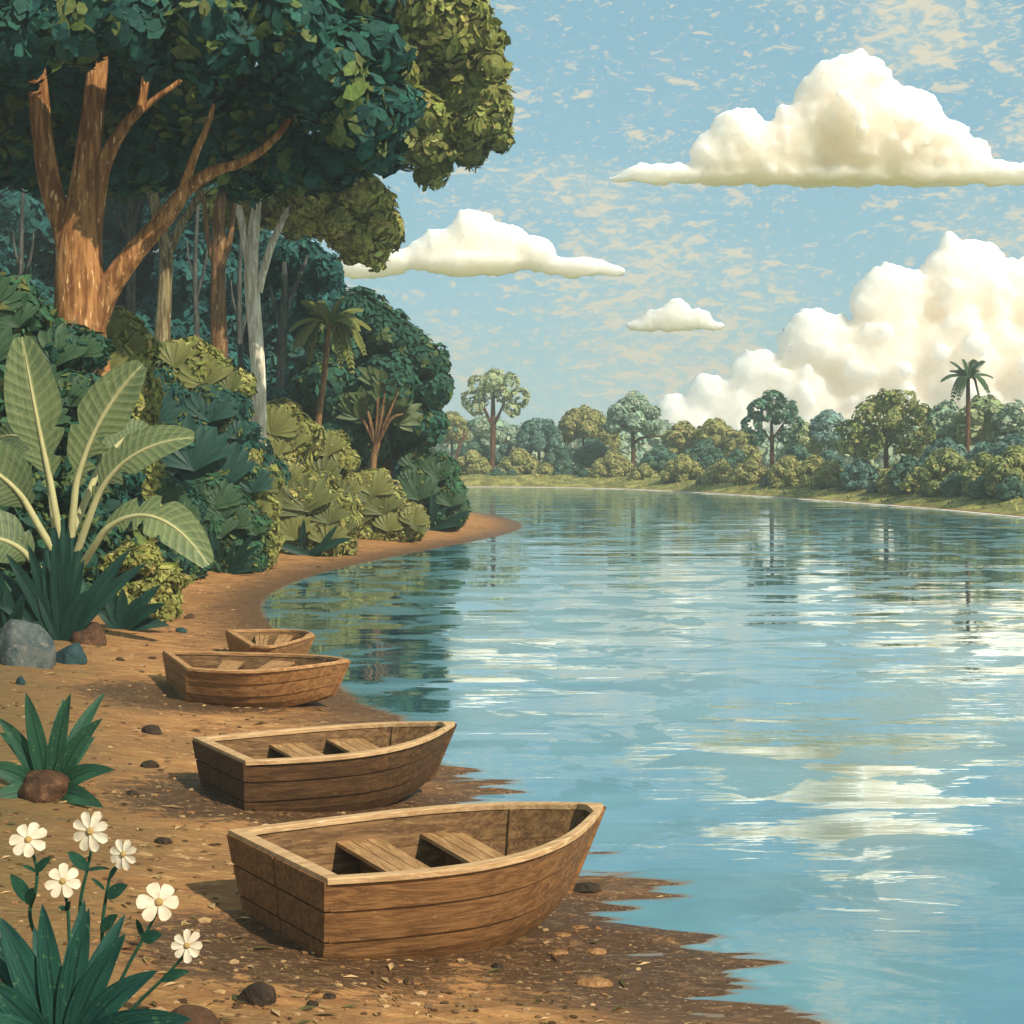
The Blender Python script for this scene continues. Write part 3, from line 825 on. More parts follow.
# banana plant
Zb = 27.0
bb_ = ground(62, 636); Zb = bb_[1] + .2
root = thing('banana_plant', (bb_[0], Zb, bb_[2] - .05), 'tall banana plant with broad pale green leaves beside the big tree', 'banana plant')
org = V3(bb_[0], Zb, bb_[2] - .05)
mb = MB()
for i, (x1, y1) in enumerate(((52, 528), (62, 520), (72, 520), (80, 540), (46, 548))):
    limb(mb, [(62 + (x1 - 62) * .3, 642, 13), (62 + (x1 - 62) * .6, 590, 12), (x1, y1, 9)], Zb, .05, i, 8)
mb.build('stem', M['strap'], root, origin=org)
def banana_leaf(pet, mid, tip, wpx, dz, notch, mat, fold=.22, face=(0, -1, .2)):
    """pet: petiole foot px, mid: blade start px, tip px"""
    b = P(*pet, Zb); s = P(*mid[0], Zb) + V3(0, dz * .35, 0); c = P(*mid[1], Zb) + V3(0, dz * .7, 0); e = P(*tip, Zb) + V3(0, dz, 0)
    ctrl = 2 * c - .5 * s - .5 * e
    w = wpx * Zb / F / 2
    m = MB()
    C = blade(m, s, e, ctrl, w, face, 48, fold, prof=lambda t: np.clip(np.sin(math.pi * np.clip(t * .93 + .035, 0, 1) ** 1.12), 0, 1) ** .62, notch=notch)
    lo = m.build('leaf', mat, root, origin=org)
    rb = MB(); path = np.vstack([b, b * .45 + s * .55 + V3(0, -.03, 0), C[::6] + V3(0, -.012, 0)])
    tube(rb, path, np.linspace(.075, .008, len(path)), 4, 8); rb.build('midrib', M['rib'], lo, origin=org)
banana_leaf((61, 540), ((53, 486), (40, 415)), (27, 338), 55, -.3, [(-1, .06, .20, .85), (1, .04, .16, .8), (1, .21, .16, .6), (-1, .27, .2, .5), (1, .40, .12, .4)], M['banana'])
banana_leaf((71, 540), ((79, 484), (106, 420)), (149, 366), 50, -.5, [(1, .05, .13, .85), (1, .19, .15, .9), (1, .36, .18, .75), (-1, .06, .14, .6), (-1, .4, .1, .35)], M['banana'], face=(.25, -1, .3))
banana_leaf((77, 552), ((100, 500), (140, 456)), (203, 438), 44, -.8, [(1, .05, .11, .85), (1, .17, .13, .9), (1, .32, .18, .85), (-1, .10, .16, .6), (-1, .42, .1, .4)], M['banana'], face=(.1, -1, .55))
banana_leaf((84, 562), ((110, 530), (165, 516)), (220, 561), 46, -1.1, [(1, .08, .16, .85), (1, .26, .12, .95), (1, .40, .12, .85), (-1, .30, .12, .75), (-1, .48, .10, .55), (1, .62, .1, .4)], M['banana'], face=(0, -1, .7))
banana_leaf((54, 552), ((31, 505), (4, 473)), (-46, 448), 60, -.6, [(1, .1, .2, .3), (-1, .3, .15, .4)], M['banana_dark'], face=(-.2, -1, .4))
banana_leaf((50, 580), ((34, 556), (4, 536)), (-48, 540), 60, -.9, [(1, .2, .15, .3)], M['banana_dark'], face=(-.1, -1, .7))
banana_leaf((66, 548), ((92, 470), (112, 438)), (132, 430), 34, 1.4, [(1, .2, .15, .3)], M['banana_dark'])
banana_leaf((58, 548), ((40, 470), (10, 440)), (-30, 436), 40, 1.6, [(1, .2, .15, .3)], M['banana_dark'])

def rosette(name, base, tips, Z, wpx, mat, label, cat, bend=.18, fold=.3, group=None, spread=.5, seed=0, base_w=0.0, n=16):
    rng = np.random.default_rng(seed)
    g = P(*base, Z); org = V3(g[0], g[1], max(tz(g[0], g[1]), g[2] - .3))
    r = thing(name, org, label, cat, group)
    for i, q in enumerate(tips):
        dz = q[2] if len(q) > 2 else rng.uniform(-.5, .3) * spread
        w = (q[3] if len(q) > 3 else wpx) * Z / F / 2
        b = org + V3((q[0] - base[0]) * Z / F * .10, dz * .1, .0); e = P(q[0], q[1], Z) + V3(0, dz, 0)
        d = e - b; ln = np.linalg.norm(d)
        ctrl = b + d * .5 + V3(-d[0] * bend * .8, -.04 * ln, abs(d[0]) * bend + .03 * ln)
        m = MB(); blade(m, b, e, ctrl, w, (rng.uniform(-.25, .25), -1, rng.uniform(.2, .5)), n, fold)
        m.build('leaf', mat, r, origin=org)
    return r

Zs = ground(62, 640)[1]
rosette('strap_leaf_plant', (62, 640), [(10, 553), (28, 544), (44, 560), (59, 526), (70, 527), (82, 560), (131, 549), (118, 570), (146, 563), (0, 573), (-8, 600), (18, 590), (40, 590), (88, 590), (104, 600), (60, 560), (-14, 622), (24, 622)], Zs - .1, 15,
        M['strap'], 'large dark green strap-leaved clump at the foot of the banana plant', 'plant', .10, seed=3)
rosette('strap_leaf_plant', (122, 627), [(160, 585), (168, 603), (169, 626), (142, 596), (124, 588), (106, 596), (98, 610), (150, 618), (110, 585), (134, 606)], ground(122, 629)[1] - .1, 13,
        M['strap'], 'small dark strap-leaved tuft right of the reddish brown rock', 'plant', .14, seed=4)
rosette('strap_leaf_plant', (12, 630), [(-6, 560), (8, 585), (-22, 590), (30, 590), (24, 606), (-30, 610)], ground(12, 640)[1] + .5, 14,
        M['strap'], 'dark strap leaves rising behind the blue grey boulder', 'plant', .14, seed=6)
Za = ground(50, 797)[1] + .1
rosette('agave_plant', (50, 798), [(29, 691, -.1, 19), (75, 691, -.15, 19), (108, 715, -.2, 18), (124, 763, -.35, 19), (117, 796, -.5, 20), (-2, 718, 0, 18), (-16, 762, -.2, 20), (52, 705, .4, 17), (92, 700, .5, 17), (-14, 740, .4, 16), (90, 740, .2, 16), (-6, 795, -.4, 20)], Za, 19,
        M['agave2'], 'green spiky agave growing behind the brown rock at the photo edge', 'agave', .20, seed=8)
Zc = ground(62, 1052)[1]
rosette('agave_plant', (62, 1052), [(2, 914, -.05, 33), (45, 901, -.05, 26), (93, 904, -.08, 27), (132, 926, -.14, 28), (166, 959, -.2, 28), (203, 1000, -.3, 32), (-14, 968, -.15, 30), (20, 940, .25, 24), (70, 915, .3, 24), (112, 930, .3, 24), (-40, 930, .2, 28), (-30, 1000, -.3, 30), (150, 1010, -.4, 26)], Zc, 28,
        M['agave'], 'blue green broad-bladed agave below the white flowers in the corner', 'agave', .14, seed=9, n=20)

def leaflet(mb, b, e, w, face=(0, -1, .3)):
    b, e = np.asarray(b), np.asarray(e)
    blade(mb, b, e, (b + e) / 2 + V3(0, 0, np.linalg.norm(e - b) * .12), w, face, 8, .2, prof=lambda t: np.sin(math.pi * np.clip(t * .94 + .05, 0, 1) ** .8) ** .8)

def flower(c, rpx, stem, leaves, npet, label, Z, seed):
    rng = np.random.default_rng(seed)
    pts = [P(x, y, Z) + V3(0, .02 * i, 0) for i, (x, y) in enumerate(stem)]
    foot = pts[-1].copy(); foot[2] = tz(foot[0], foot[1]) - .02; foot[0] = foot[0] * .7 + pts[-1][0] * .3
    pts.append(foot); org = foot.copy()
    r = thing('flower', org, label, 'flower', 'white flowers in the corner clump')
    m = MB(); tube(m, np.array(pts), np.linspace(.0085, .013, len(pts)), 6, 7); m.build('stem', M['stalk'], r, origin=org)
    for (x0, y0, x1, y1, w) in leaves:
        m = MB(); leaflet(m, P(x0, y0, Z) + V3(0, .01, 0), P(x1, y1, Z) + V3(0, -.05, 0), w * Z / F / 2); m.build('leaf', M['stalk'], r, origin=org)
    ce = P(*c, Z) + V3(0, -.03, 0); R = rpx * Z / F
    nv = nrm(V3(rng.uniform(-.35, .35), -1, rng.uniform(.0, .65))); ux = nrm(np.cross(nv, V3(0, 0, 1))); uy = np.cross(ux, nv)
    m = MB(); a0 = rng.uniform(0, 6.28)
    for i in range(npet):
        a = a0 + 2 * math.pi * i / npet + rng.uniform(-.07, .07); d = ux * math.cos(a) + uy * math.sin(a); s = np.cross(nv, d)
        ln = R * rng.uniform(.92, 1.06); w = R * 3.9 / npet * rng.uniform(.9, 1.06)
        rows = []
        for t_ in np.linspace(0, 1, 9):
            rr = R * .16 + (ln - R * .16) * t_; ww = w * (.30 + .70 * math.sin(math.pi * min(t_ * .78, 1) ** 1.15)) * (1 if t_ < .86 else math.sqrt(max(0, 1 - ((t_ - .86) / .15) ** 2)))
            cup = nv * R * (.04 + .10 * t_ - .16 * t_ * t_ + .008 * i)
            rows += [ce + d * rr + s * ww * u * .5 + cup + nv * R * .05 * u * u for u in (-1, -.5, 0, .5, 1)]
        ix = np.arange(45).reshape(9, 5); f = np.stack([ix[:-1, :-1], ix[:-1, 1:], ix[1:, 1:], ix[1:, :-1]], -1).reshape(-1, 4)
        m.add(rows, f)
    bo = m.build('petals', M['petal'], r, origin=org)
    iv, jf = ico(2); m = MB(); q = iv * (R * .21); q = q + (ce + nv * R * .06); m.add(q, jf); m.build('flower_centre', M['eye'], bo, origin=org)
Zf = Zc + .55
flower((30, 839), 19, [(32, 850), (36, 872), (33, 895), (27, 912), (28, 930), (38, 960)], [(35, 873, 54, 855, 9), (35, 872, 24, 863, 4), (29, 903, 13, 872, 14), (27, 905, 36, 885, 9)], 7, 'white flower nearest the photo edge, the leftmost of the six', Zf, 1)
flower((92, 830), 20, [(93, 842), (86, 872), (80, 895), (77, 916), (74, 960)], [(86, 870, 70, 850, 12), (86, 871, 113, 867, 4)], 8, 'topmost white flower with eight rounded petals', Zf + .12, 2)
flower((125, 853), 16, [(120, 866), (111, 872), (105, 895), (100, 925), (98, 955), (90, 990)], [(107, 898, 130, 883, 13), (104, 890, 93, 876, 4), (101, 932, 120, 912, 12), (109, 880, 120, 866, 4)], 8, 'small white flower just below and right of the topmost flower', Zf + .04, 3)
flower((64, 880), 17, [(65, 893), (67, 912), (68, 950), (70, 985)], [(66, 911, 73, 899, 6), (65, 910, 60, 905, 5)], 7, 'white flower standing lowest among the four left flowers, between two blades', Zf - .1, 4)
flower((160, 901), 21, [(156, 914), (142, 940), (128, 965), (115, 990), (100, 1015)], [(143, 941, 164, 932, 13), (143, 940, 138, 916, 6)], 6, 'largest white flower, six broad petals, right of the blue green agave', Zf - .05, 5)
flower((188, 944), 16, [(183, 957), (163, 979), (150, 992), (138, 1004), (120, 1025)], [(162, 981, 191, 969, 11)], 8, 'lowest white flower, the rightmost of the six', Zf - .12, 6)

# ------------------------------------------------------------------ palms
def palm(label, base, top, fronds, Z, trunk_px, mat, bark, wpx, name='palm_tree', crown_dz=.9, seed=0, nl=22):
    rng = np.random.default_rng(seed)
    bx = (base[0] - 512) * Z / F; bz = tz(bx, Z) - .1; org = V3(bx, Z, bz)
    r = thing(name, org, label, 'palm tree')
    m = MB(); yb = H0 + (HC - bz) * F / Z
    limb(m, [(base[0] - 1, yb, trunk_px * 1.35), (base[0], base[1], trunk_px * 1.1), ((base[0] + top[0]) / 2 + .5, (base[1] + top[1]) / 2, trunk_px), (top[0], top[1], trunk_px * .85)], Z, .10, seed, 10, 8)
    m.build('trunk', bark, r, origin=org)
    c = P(*top, Z)
    specs = [(*f, None) for f in fronds]
    for f in fronds[::4]: specs.append((*((f[0] - top[0]) * .75 + top[0], (f[1] - top[1]) * .7 + top[1] + 3), crown_dz)) 
    for f in fronds[2::4]: specs.append((*((f[0] - top[0]) * .75 + top[0], (f[1] - top[1]) * .8 + top[1] + 4), -crown_dz))
    for fx, fy, dz in specs:
        e = P(fx, fy, Z); dz = rng.uniform(-.4, .4) if dz is None else dz * rng.uniform(.8, 1.3); e[1] += dz
        d = e - c; ln = np.linalg.norm(d); up = ln * .34 + max(0, -d[2]) * .35
        ctrl = c + d * V3(.55, .55, .35) + V3(0, 0, up)
        t_ = np.linspace(0, 1, nl + 2)[:, None]; C = (1 - t_) ** 2 * c + 2 * t_ * (1 - t_) * ctrl + t_ * t_ * e
        T = nrm(np.gradient(C, axis=0)); sd = nrm(np.cross(T, V3(0, -.35, 1))); nn = np.cross(sd, T)
        m = MB(); tube(m, C[::3], np.linspace(.05, .012, len(C[::3])) * Z * wpx / 640, 2, 5)
        w = wpx * Z / F * .80
        for i in range(1, nl + 1):
            q = i / nl; l = w * (math.sin(math.pi * (q * .86 + .09)) ** .6)
            for sg in (-1, 1):
                dd = nrm(sd[i] * sg * 1.0 + T[i] * .9 - V3(0, 0, .35) + nn[i] * .1) * l * rng.uniform(.85, 1.1)
                leaflet(m, C[i], C[i] + dd, ln / nl * .62, (0, -.6, .8))
        m.build('frond', mat, r, origin=org)
    return r

palm('olive green palm with a slim orange trunk among the bank bushes', (318, 430), (329, 325), [(302, 300), (290, 332), (291, 356), (306, 372), (362, 309), (344, 298), (371, 330), (366, 357), (353, 377), (341, 371), (318, 302)], 66.0, 6.0, M['palm'], M['bark_brown'], 14, seed=31)
palm('lone tall palm rising above the far bank trees at the right', (967, 462), (968, 379), [(950, 362), (941, 382), (951, 404), (960, 398), (984, 361), (994, 378), (990, 394), (981, 400), (962, 360), (975, 360)], 122.0, 4.6, M['palm_far'], M['bark_far'], 9, seed=33, nl=14)

# spiky young tree on the bank
Zp = 70.0
bx = (373 - 512) * Zp / F; org = V3(bx, Zp, tz(bx, Zp) - .1)
r = thing('spiky_tree', org, 'small brown-stemmed tree with upright spiky leaves in front of the round dark tree', 'tree')
m = MB()
limb(m, [(372, 520, 9), (373, 466, 7.5), (378, 440, 6)], Zp, .1, 3)
ends = [(352, 408), (363, 396), (379, 376), (387, 384), (399, 392), (404, 414)]
for i, (x, y) in enumerate(ends): limb(m, [(376, 446, 4.5), ((376 * .45 + x * .55), 420 if i in (0, 5) else 416, 3.4, -.1 * i), (x, y, 1.4, -.1 * i)], Zp, .1, i, 6)
m.build('trunk', M['bark_brown'], r, origin=org)
rng = np.random.default_rng(5)
for x, y in ends:
    for k in range(7):
        a = math.atan2(-(y - 440), x - 376) + rng.uniform(-.9, .9); l = rng.uniform(18, 30)
        f0 = rng.uniform(.45, .95); b = P(376 + (x - 376) * f0, 440 + (y - 440) * f0, Zp); e = P(376 + (x - 376) * f0 + math.cos(a) * l, 440 + (y - 440) * f0 - math.sin(a) * l, Zp) + V3(0, rng.uniform(-.8, .8), 0)
        m = MB()
        for q in (-.4, 0, .4):
            d = e - b; d = V3(d[0] * math.cos(q) - d[2] * math.sin(q), d[1], d[0] * math.sin(q) + d[2] * math.cos(q)) * (1 - abs(q) * .5)
            leaflet(m, b, b + d, .20)
        m.build('leaf', M['spike'], r, origin=org)


# ------------------------------------------------------------------ near forest
big = make_tree('broadleaf_tree', 'huge reddish-brown forked tree with a dark teal canopy at the top left', 'tree', 82,
    [[(80, 420, 58), (80, 330, 50), (80, 255, 44), (84, 190, 30), (92, 120, 22), (98, 60, 20), (100, 10, 14)],
     [(72, 280, 26), (66, 235, 24), (52, 190, 22), (43, 140, 20), (38, 92, 20), (34, 40, 15)],
     [(92, 250, 16), (101, 175, 17), (113, 145, 14), (128, 122, 11), (140, 108, 9), (146, 76, 8)],
     [(140, 112, 7), (156, 98, 6), (176, 84, 5), (196, 66, 4)],
     [(92, 325, 28), (110, 286, 24), (140, 246, 21), (168, 214, 18), (186, 190, 15), (212, 172, 12), (240, 163, 9.5), (262, 150, 8), (282, 130, 6.5), (300, 100, 5)],
     [(178, 204, 10), (187, 178, 10), (196, 152, 8), (206, 130, 6.5), (214, 104, 4)],
     [(66, 330, 22), (62, 380, 32), (56, 430, 44)], [(94, 340, 22), (98, 385, 30), (106, 430, 40)]],
    [(12, 42, 58, -2.6), (74, 18, 56, -2.6), (136, 24, 56, -2.4), (214, 28, 60, -2.6), (288, 28, 62, -2.2), (322, 74, 60, -1.6), (372, 52, 44, -.8), (394, 106, 32, -.4), (356, 116, 46, -1.2),
     (20, 112, 60, 3.4), (75, 100, 56, 3.6), (110, 140, 52, 3.6), (150, 140, 54, 3.4), (205, 130, 58, 3.2), (250, 156, 44, 2.8), (285, 162, 40, 2.4), (335, 154, 36, 1.6), (376, 145, 33, 1.0), (318, 168, 30, 2.0), (-10, 140, 50, 3.2),
     (260, 110, 60, 2.6), (115, 66, 46, 4.6), (62, 158, 40, 4.4), (30, 160, 40, 4.0), (180, 80, 60, 1.5), (40, -60, 90, 0), (150, -80, 100, 0), (260, -60, 90, 0), (345, -10, 58, -.5), (-70, 20, 80, -1), (-70, 110, 70, 2)],
    36.0, 'teal', M['bark_big'], .46, 101, dens=1.5, sides=18, sub=12)
make_tree('broadleaf_tree', 'tree with a big olive crown reaching beyond the dark canopy into the sky', 'tree', 220,
    [[(219, 380, 18), (218, 300, 15), (219, 240, 14), (222, 200, 12), (260, 120, 10), (350, 60, 8), (420, 50, 5)],
     [(217, 275, 7), (207, 232, 6), (203, 200, 5), (190, 150, 4)], [(221, 268, 8), (230, 238, 6), (236, 190, 5)]],
    [(412, 30, 54), (452, 58, 52), (486, 97, 29), (468, 122, 27), (426, 146, 25), (400, 100, 50), (442, 8, 30), (474, 46, 30), (380, -20, 60), (330, 30, 60), (440, 118, 32), (300, -30, 70), (498, 104, 18), (487, 72, 22)],
    53.0, 'olivedk', M['bark_brown'], .42, 103, dens=1.4)
make_tree('broadleaf_tree', 'slender white-barked forked tree with a yellowish olive crown', 'tree', 255,
    [[(259, 400, 15), (256, 340, 15), (252, 290, 15), (252, 250, 14), (256, 210, 10), (262, 170, 8)], [(249, 262, 9), (243, 228, 8), (236, 198, 7), (228, 170, 5)], [(258, 292, 9), (268, 255, 8), (279, 228, 7), (291, 208, 6), (320, 190, 4)]],
    [(322, 205, 34), (370, 205, 27), (384, 228, 20), (368, 248, 21), (346, 234, 22), (290, 214, 26, 2.2), (250, 208, 24, 2.4), (222, 206, 20, 2.4), (300, 188, 28, 1.5)],
    58.0, 'hang', M['bark_pale'], .36, 105, dens=1.4)
make_tree('broadleaf_tree', 'khaki forked trunk standing between the huge tree and the brown slim tree', 'tree', 163,
    [[(161, 400, 17), (162, 340, 16), (165, 290, 14), (166, 250, 14), (158, 215, 12), (151, 184, 11), (146, 140, 9)], [(168, 254, 9), (181, 225, 9), (196, 200, 7), (206, 170, 6)]],
    [(140, 120, 50), (190, 130, 50), (100, 130, 46), (230, 120, 46)], 53.5, 'teal', M['bark_khaki'], .36, 107, dens=1.3)
make_tree('slender_tree', 'thin grey tree just right of the huge trunk, dark crown', 'tree', 130,
    [[(130, 400, 9), (131, 320, 9), (131, 230, 9), (129, 190, 7), (126, 150, 5)], [(132, 228, 5), (138, 205, 4.5), (142, 180, 3)], [(129, 238, 5), (121, 222, 4), (116, 207, 3)]],
    [(110, 165, 34), (145, 165, 34), (128, 150, 40)], 62.0, 'teal', M['bark_grey'], .4, 109, dens=1.3, nv=4)
make_tree('slender_tree', 'thin grey forked tree with a rounded deep teal crown behind the palm', 'tree', 281,
    [[(279, 420, 9), (281, 370, 9), (283, 320, 9), (285, 290, 7), (284, 262, 5)], [(282, 330, 5), (274, 305, 4), (270, 285, 3)], [(284, 318, 6), (293, 292, 5), (303, 268, 4), (308, 255, 2.5)]],
    [(300, 260, 30, 1.5), (322, 272, 22, 1.5), (270, 268, 26, 2), (296, 296, 38, 2.6), (324, 302, 22, 1.8), (330, 290, 16, 1.8)], 66.0, 'deep', M['bark_grey'], .4, 111, dens=1.4)
make_tree('broadleaf_tree', 'round dark green tree of many lobes at the river end of the forest', 'tree', 385,
    [[(385, 500, 14), (388, 440, 11), (392, 380, 7)]],
    [(360, 312, 30), (386, 330, 26), (350, 345, 38), (410, 350, 28), (400, 382, 34), (432, 388, 22), (428, 424, 23), (405, 425, 34), (370, 400, 42), (335, 375, 38), (430, 362, 20), (345, 425, 30), (375, 440, 30), (320, 330, 28)],
    74.0, 'dkgreen', M['bark_brown'], .42, 113, dens=1.5)

# deep forest behind: dark teal trees
DEEP = [(-60, 96, 'dark teal tree at the photo edge, left of the huge tree in the gloom'), (18, 86, 'dark teal tree seen left of the huge forked trunk'), (112, 92, 'dark teal tree filling the gap right of the huge trunk'), (190, 84, 'dark teal tree filling the gap between the khaki and brown trunks'), (236, 95, 'dark teal tree filling the gap left of the white-barked trunk'), (300, 88, 'dark teal tree standing behind the palm and the grey forked tree'), (350, 98, 'dark teal tree showing between the palm and the round dark tree')]
rng = np.random.default_rng(77)
for i, (x, Z, lab) in enumerate(DEEP):
    k = 84.0 / Z; top = 130 if x < 270 else (262 if x < 330 else 330)
    lob = []
    y = top
    while y < 455:
        lob += [(x + rng.uniform(-34, 34) * (.6 if x > 270 else 1), y, rng.uniform(34, 44) * k * (.75 if x > 270 else 1)), (x + rng.uniform(-34, 34) * (.6 if x > 270 else 1), y + 18, rng.uniform(30, 44) * k * (.75 if x > 270 else 1))]; y += 36
    make_tree('forest_tree', lab, 'tree', x + 4, [[(x, 460, 9), (x - 2, 460 - (450 - top) * .4, 8), (x + 3, 460 - (450 - top) * .7, 6), (x, top + 20, 4)]], lob, float(Z), 'deep', M['bark_grey'], .6, 130 + i, group='dark trees deep in the forest', dens=1.25, nv=4, depth=.5)
for i, (x, y0, y1, Z, lab) in enumerate([(22, 330, 170, 60, 'faint thin grey trunk in the gloom left of the huge tree'), (196, 340, 205, 70, 'faint thin grey trunk between the khaki and the brown trunk'), (240, 380, 215, 72, 'faint thin grey trunk close left of the white-barked trunk')]):
    make_tree('slender_tree', lab, 'tree', x, [[(x, y0 + 60, 6), (x + 1, y0, 6), (x - 1, (y0 + y1) / 2, 5), (x + 2, y1, 3)], [(x, y0 - 40, 4), (x + 9, y0 - 75, 3), (x + 12, y0 - 100, 1.5)], [(x, y0 - 55, 3), (x - 7, y0 - 80, 2.4), (x - 9, y0 - 100, 1.2)]],
              [(x, y1, 20, 1.0), (x + 8, y1 + 12, 12, .8)], float(Z), 'deep', M['bark_grey'], .35, 150 + i, dens=1.2, nv=4)

NB = 'shrubs along the near bank'
make_bush('dark green fan-leaved shrub with olive sprays at the photo edge beside the huge trunk', [(10, 300, 30), (34, 318, 22), (12, 345, 30), (-20, 320, 34)], 34.5, 'green', .42, 201, branches=3, group=NB, dens=1.1, asp=.36, sprays=5)
make_bush('dark green rounded shrub hiding the foot of the huge tree', [(70, 350, 30), (93, 348, 17), (55, 385, 26), (88, 392, 24), (100, 415, 20), (60, 415, 26)], 34.5, 'dkgreen', .36, 202, branches=3, group=NB, dens=1.2, asp=.36, sprays=6)
make_bush('dark undergrowth shrub directly behind the banana plant', [(16, 410, 40), (30, 450, 42), (85, 455, 38), (104, 482, 36), (40, 510, 40), (112, 512, 34), (-30, 440, 44)], 36.5, 'teal', .36, 203, group=NB, dens=1.2, sprays=7, spray_mat=M['fan_teal'])
make_bush('olive shrub just right of the huge trunk', [(117, 328, 22), (139, 343, 17), (124, 358, 26), (108, 352, 18)], 40.0, 'olive', .30, 204, branches=3, group=NB, sprays=3, spray_mat=M['fan_olive'])
make_bush('olive shrub at the foot of the khaki and brown trunks', [(190, 356, 21), (212, 374, 25), (236, 384, 17), (180, 374, 16), (170, 352, 12)], 50.5, 'olive', .30, 205, branches=3, group=NB, sprays=4, spray_mat=M['fan_olive'])
make_bush('largest dark teal shrub, in the middle of the left bank behind the banana leaves', [(158, 385, 25), (174, 405, 28), (220, 408, 27), (244, 430, 14), (205, 436, 36), (262, 474, 20), (238, 466, 36), (150, 430, 28), (160, 470, 40), (135, 410, 20)], 49.5, 'teal', .30, 206, branches=2, group=NB, sprays=11, spray_mat=M['fan_teal'])
make_bush('yellow olive shrub high on the bank left of the palm trunk', [(280, 418, 22), (262, 430, 19), (300, 436, 22), (284, 456, 26), (256, 452, 16)], 60.0, 'sun', .30, 207, branches=3, group=NB, sprays=5, spray_mat=M['fan_olive'])
make_bush('yellow olive shrub at the foot of the olive green palm', [(332, 446, 18), (347, 462, 13), (322, 470, 18), (350, 482, 12), (338, 490, 16)], 63.5, 'sun', .28, 208, branches=3, group=NB, sprays=5, spray_mat=M['fan_olive'])
make_bush('large yellow olive shrub at the sand edge below the palm', [(288, 474, 22), (308, 492, 26), (336, 506, 18), (346, 522, 15), (300, 520, 24), (326, 524, 20)], 56.5, 'sun', .28, 209, branches=4, group=NB, fans=5, sprays=8, spray_mat=M['fan_olive'])
make_bush('yellow olive shrub at the sand edge below the spiky tree', [(374, 484, 19), (386, 500, 20), (412, 514, 15), (366, 512, 16), (394, 520, 15), (420, 522, 9)], 65.0, 'sun', .28, 210, branches=4, group=NB, sprays=7, spray_mat=M['fan_olive'])
make_bush('dark green fan-leaved shrub at the tip of the near bank', [(418, 458, 17), (444, 468, 16), (452, 492, 15), (424, 486, 20), (460, 506, 10), (408, 478, 14)], 73.0, 'green', .34, 211, branches=3, group=NB, fans=9, asp=.36, sprays=7)
make_bush('fan-leaved shrub with dark basal blades right of the drooping banana leaf', [(220, 490, 21), (244, 514, 17), (260, 526, 12), (224, 524, 20), (202, 518, 15), (232, 500, 19)], 48.0, 'green', .32, 212, branches=3, group=NB, fans=11, asp=.36, sprays=8)
make_bush('small dark green shrub showing between the two right-hand banana leaves', [(178, 496, 18), (160, 486, 18), (190, 508, 14)], 44.0, 'dkgreen', .30, 213, branches=3, group=NB, asp=.36, sprays=3)
make_bush('olive shrub filling the gap between the dark teal shrub and the sand edge shrubs', [(252, 458, 15), (266, 478, 17), (248, 486, 13), (262, 500, 12)], 49.5, 'olive', .28, 218, branches=2, group=NB, sprays=4, spray_mat=M['fan_olive'])
make_bush('low yellow green ground plant under the drooping banana leaf', [(128, 558, 16), (145, 562, 18), (166, 574, 12), (180, 580, 7), (118, 566, 14)], 34.0, 'olive', .22, 214, name='ground_plant', cat='plant', group=NB, branches=2)
make_bush('dark teal shrub filling the shade behind the palm trunk', [(300, 392, 32), (336, 396, 34), (270, 396, 24), (318, 425, 30), (352, 430, 26)], 80.0, 'deep', .4, 215, group=NB, nv=4)
make_bush('dark teal shrub in the shade behind the spiky tree', [(345, 450, 22), (392, 455, 24), (410, 465, 18), (368, 470, 20)], 82.0, 'deep', .4, 216, group=NB, nv=4)
make_bush('dark teal shrub in the shade left of the white-barked trunk', [(235, 400, 26), (200, 400, 24), (265, 405, 22)], 62.0, 'deep', .4, 217, group=NB, nv=4)

# ------------------------------------------------------------------ far bank
fx = np.array([300, 420, 470, 560, 640, 720, 800, 870, 940, 1024, 1110, 1200]); fy = np.array([486.5, 486.5, 487, 487.5, 489.5, 494, 499, 504, 509.5, 517.5, 527, 540])
def Zfar(px, back): return float(F * HC / (np.interp(px, fx, fy) - H0)) + back + 4.5
def far_tree(px, lobes, limbs, back, pal, label, seed, leaf=.5, bark='bark_far', group=None, dens=1.3, depth=.75, name='broadleaf_tree', core=True, sub=11):
    Z = Zfar(px, back)
    return make_tree(name, label, 'tree', px, limbs, lobes, Z, pal, M[bark], leaf, seed, group, dens, 4, depth, .6, sub, 8, core)
def crown_ring(cx, cy, rx, ry, r, n, a0=-200, a1=20):
    out = [(cx, cy, r * 1.15), (cx, cy - ry * .35, r * 1.1)]
    for a in np.linspace(math.radians(a0), math.radians(a1), n): out.append((cx + math.cos(a) * rx, cy + math.sin(a) * ry, r))
    return out

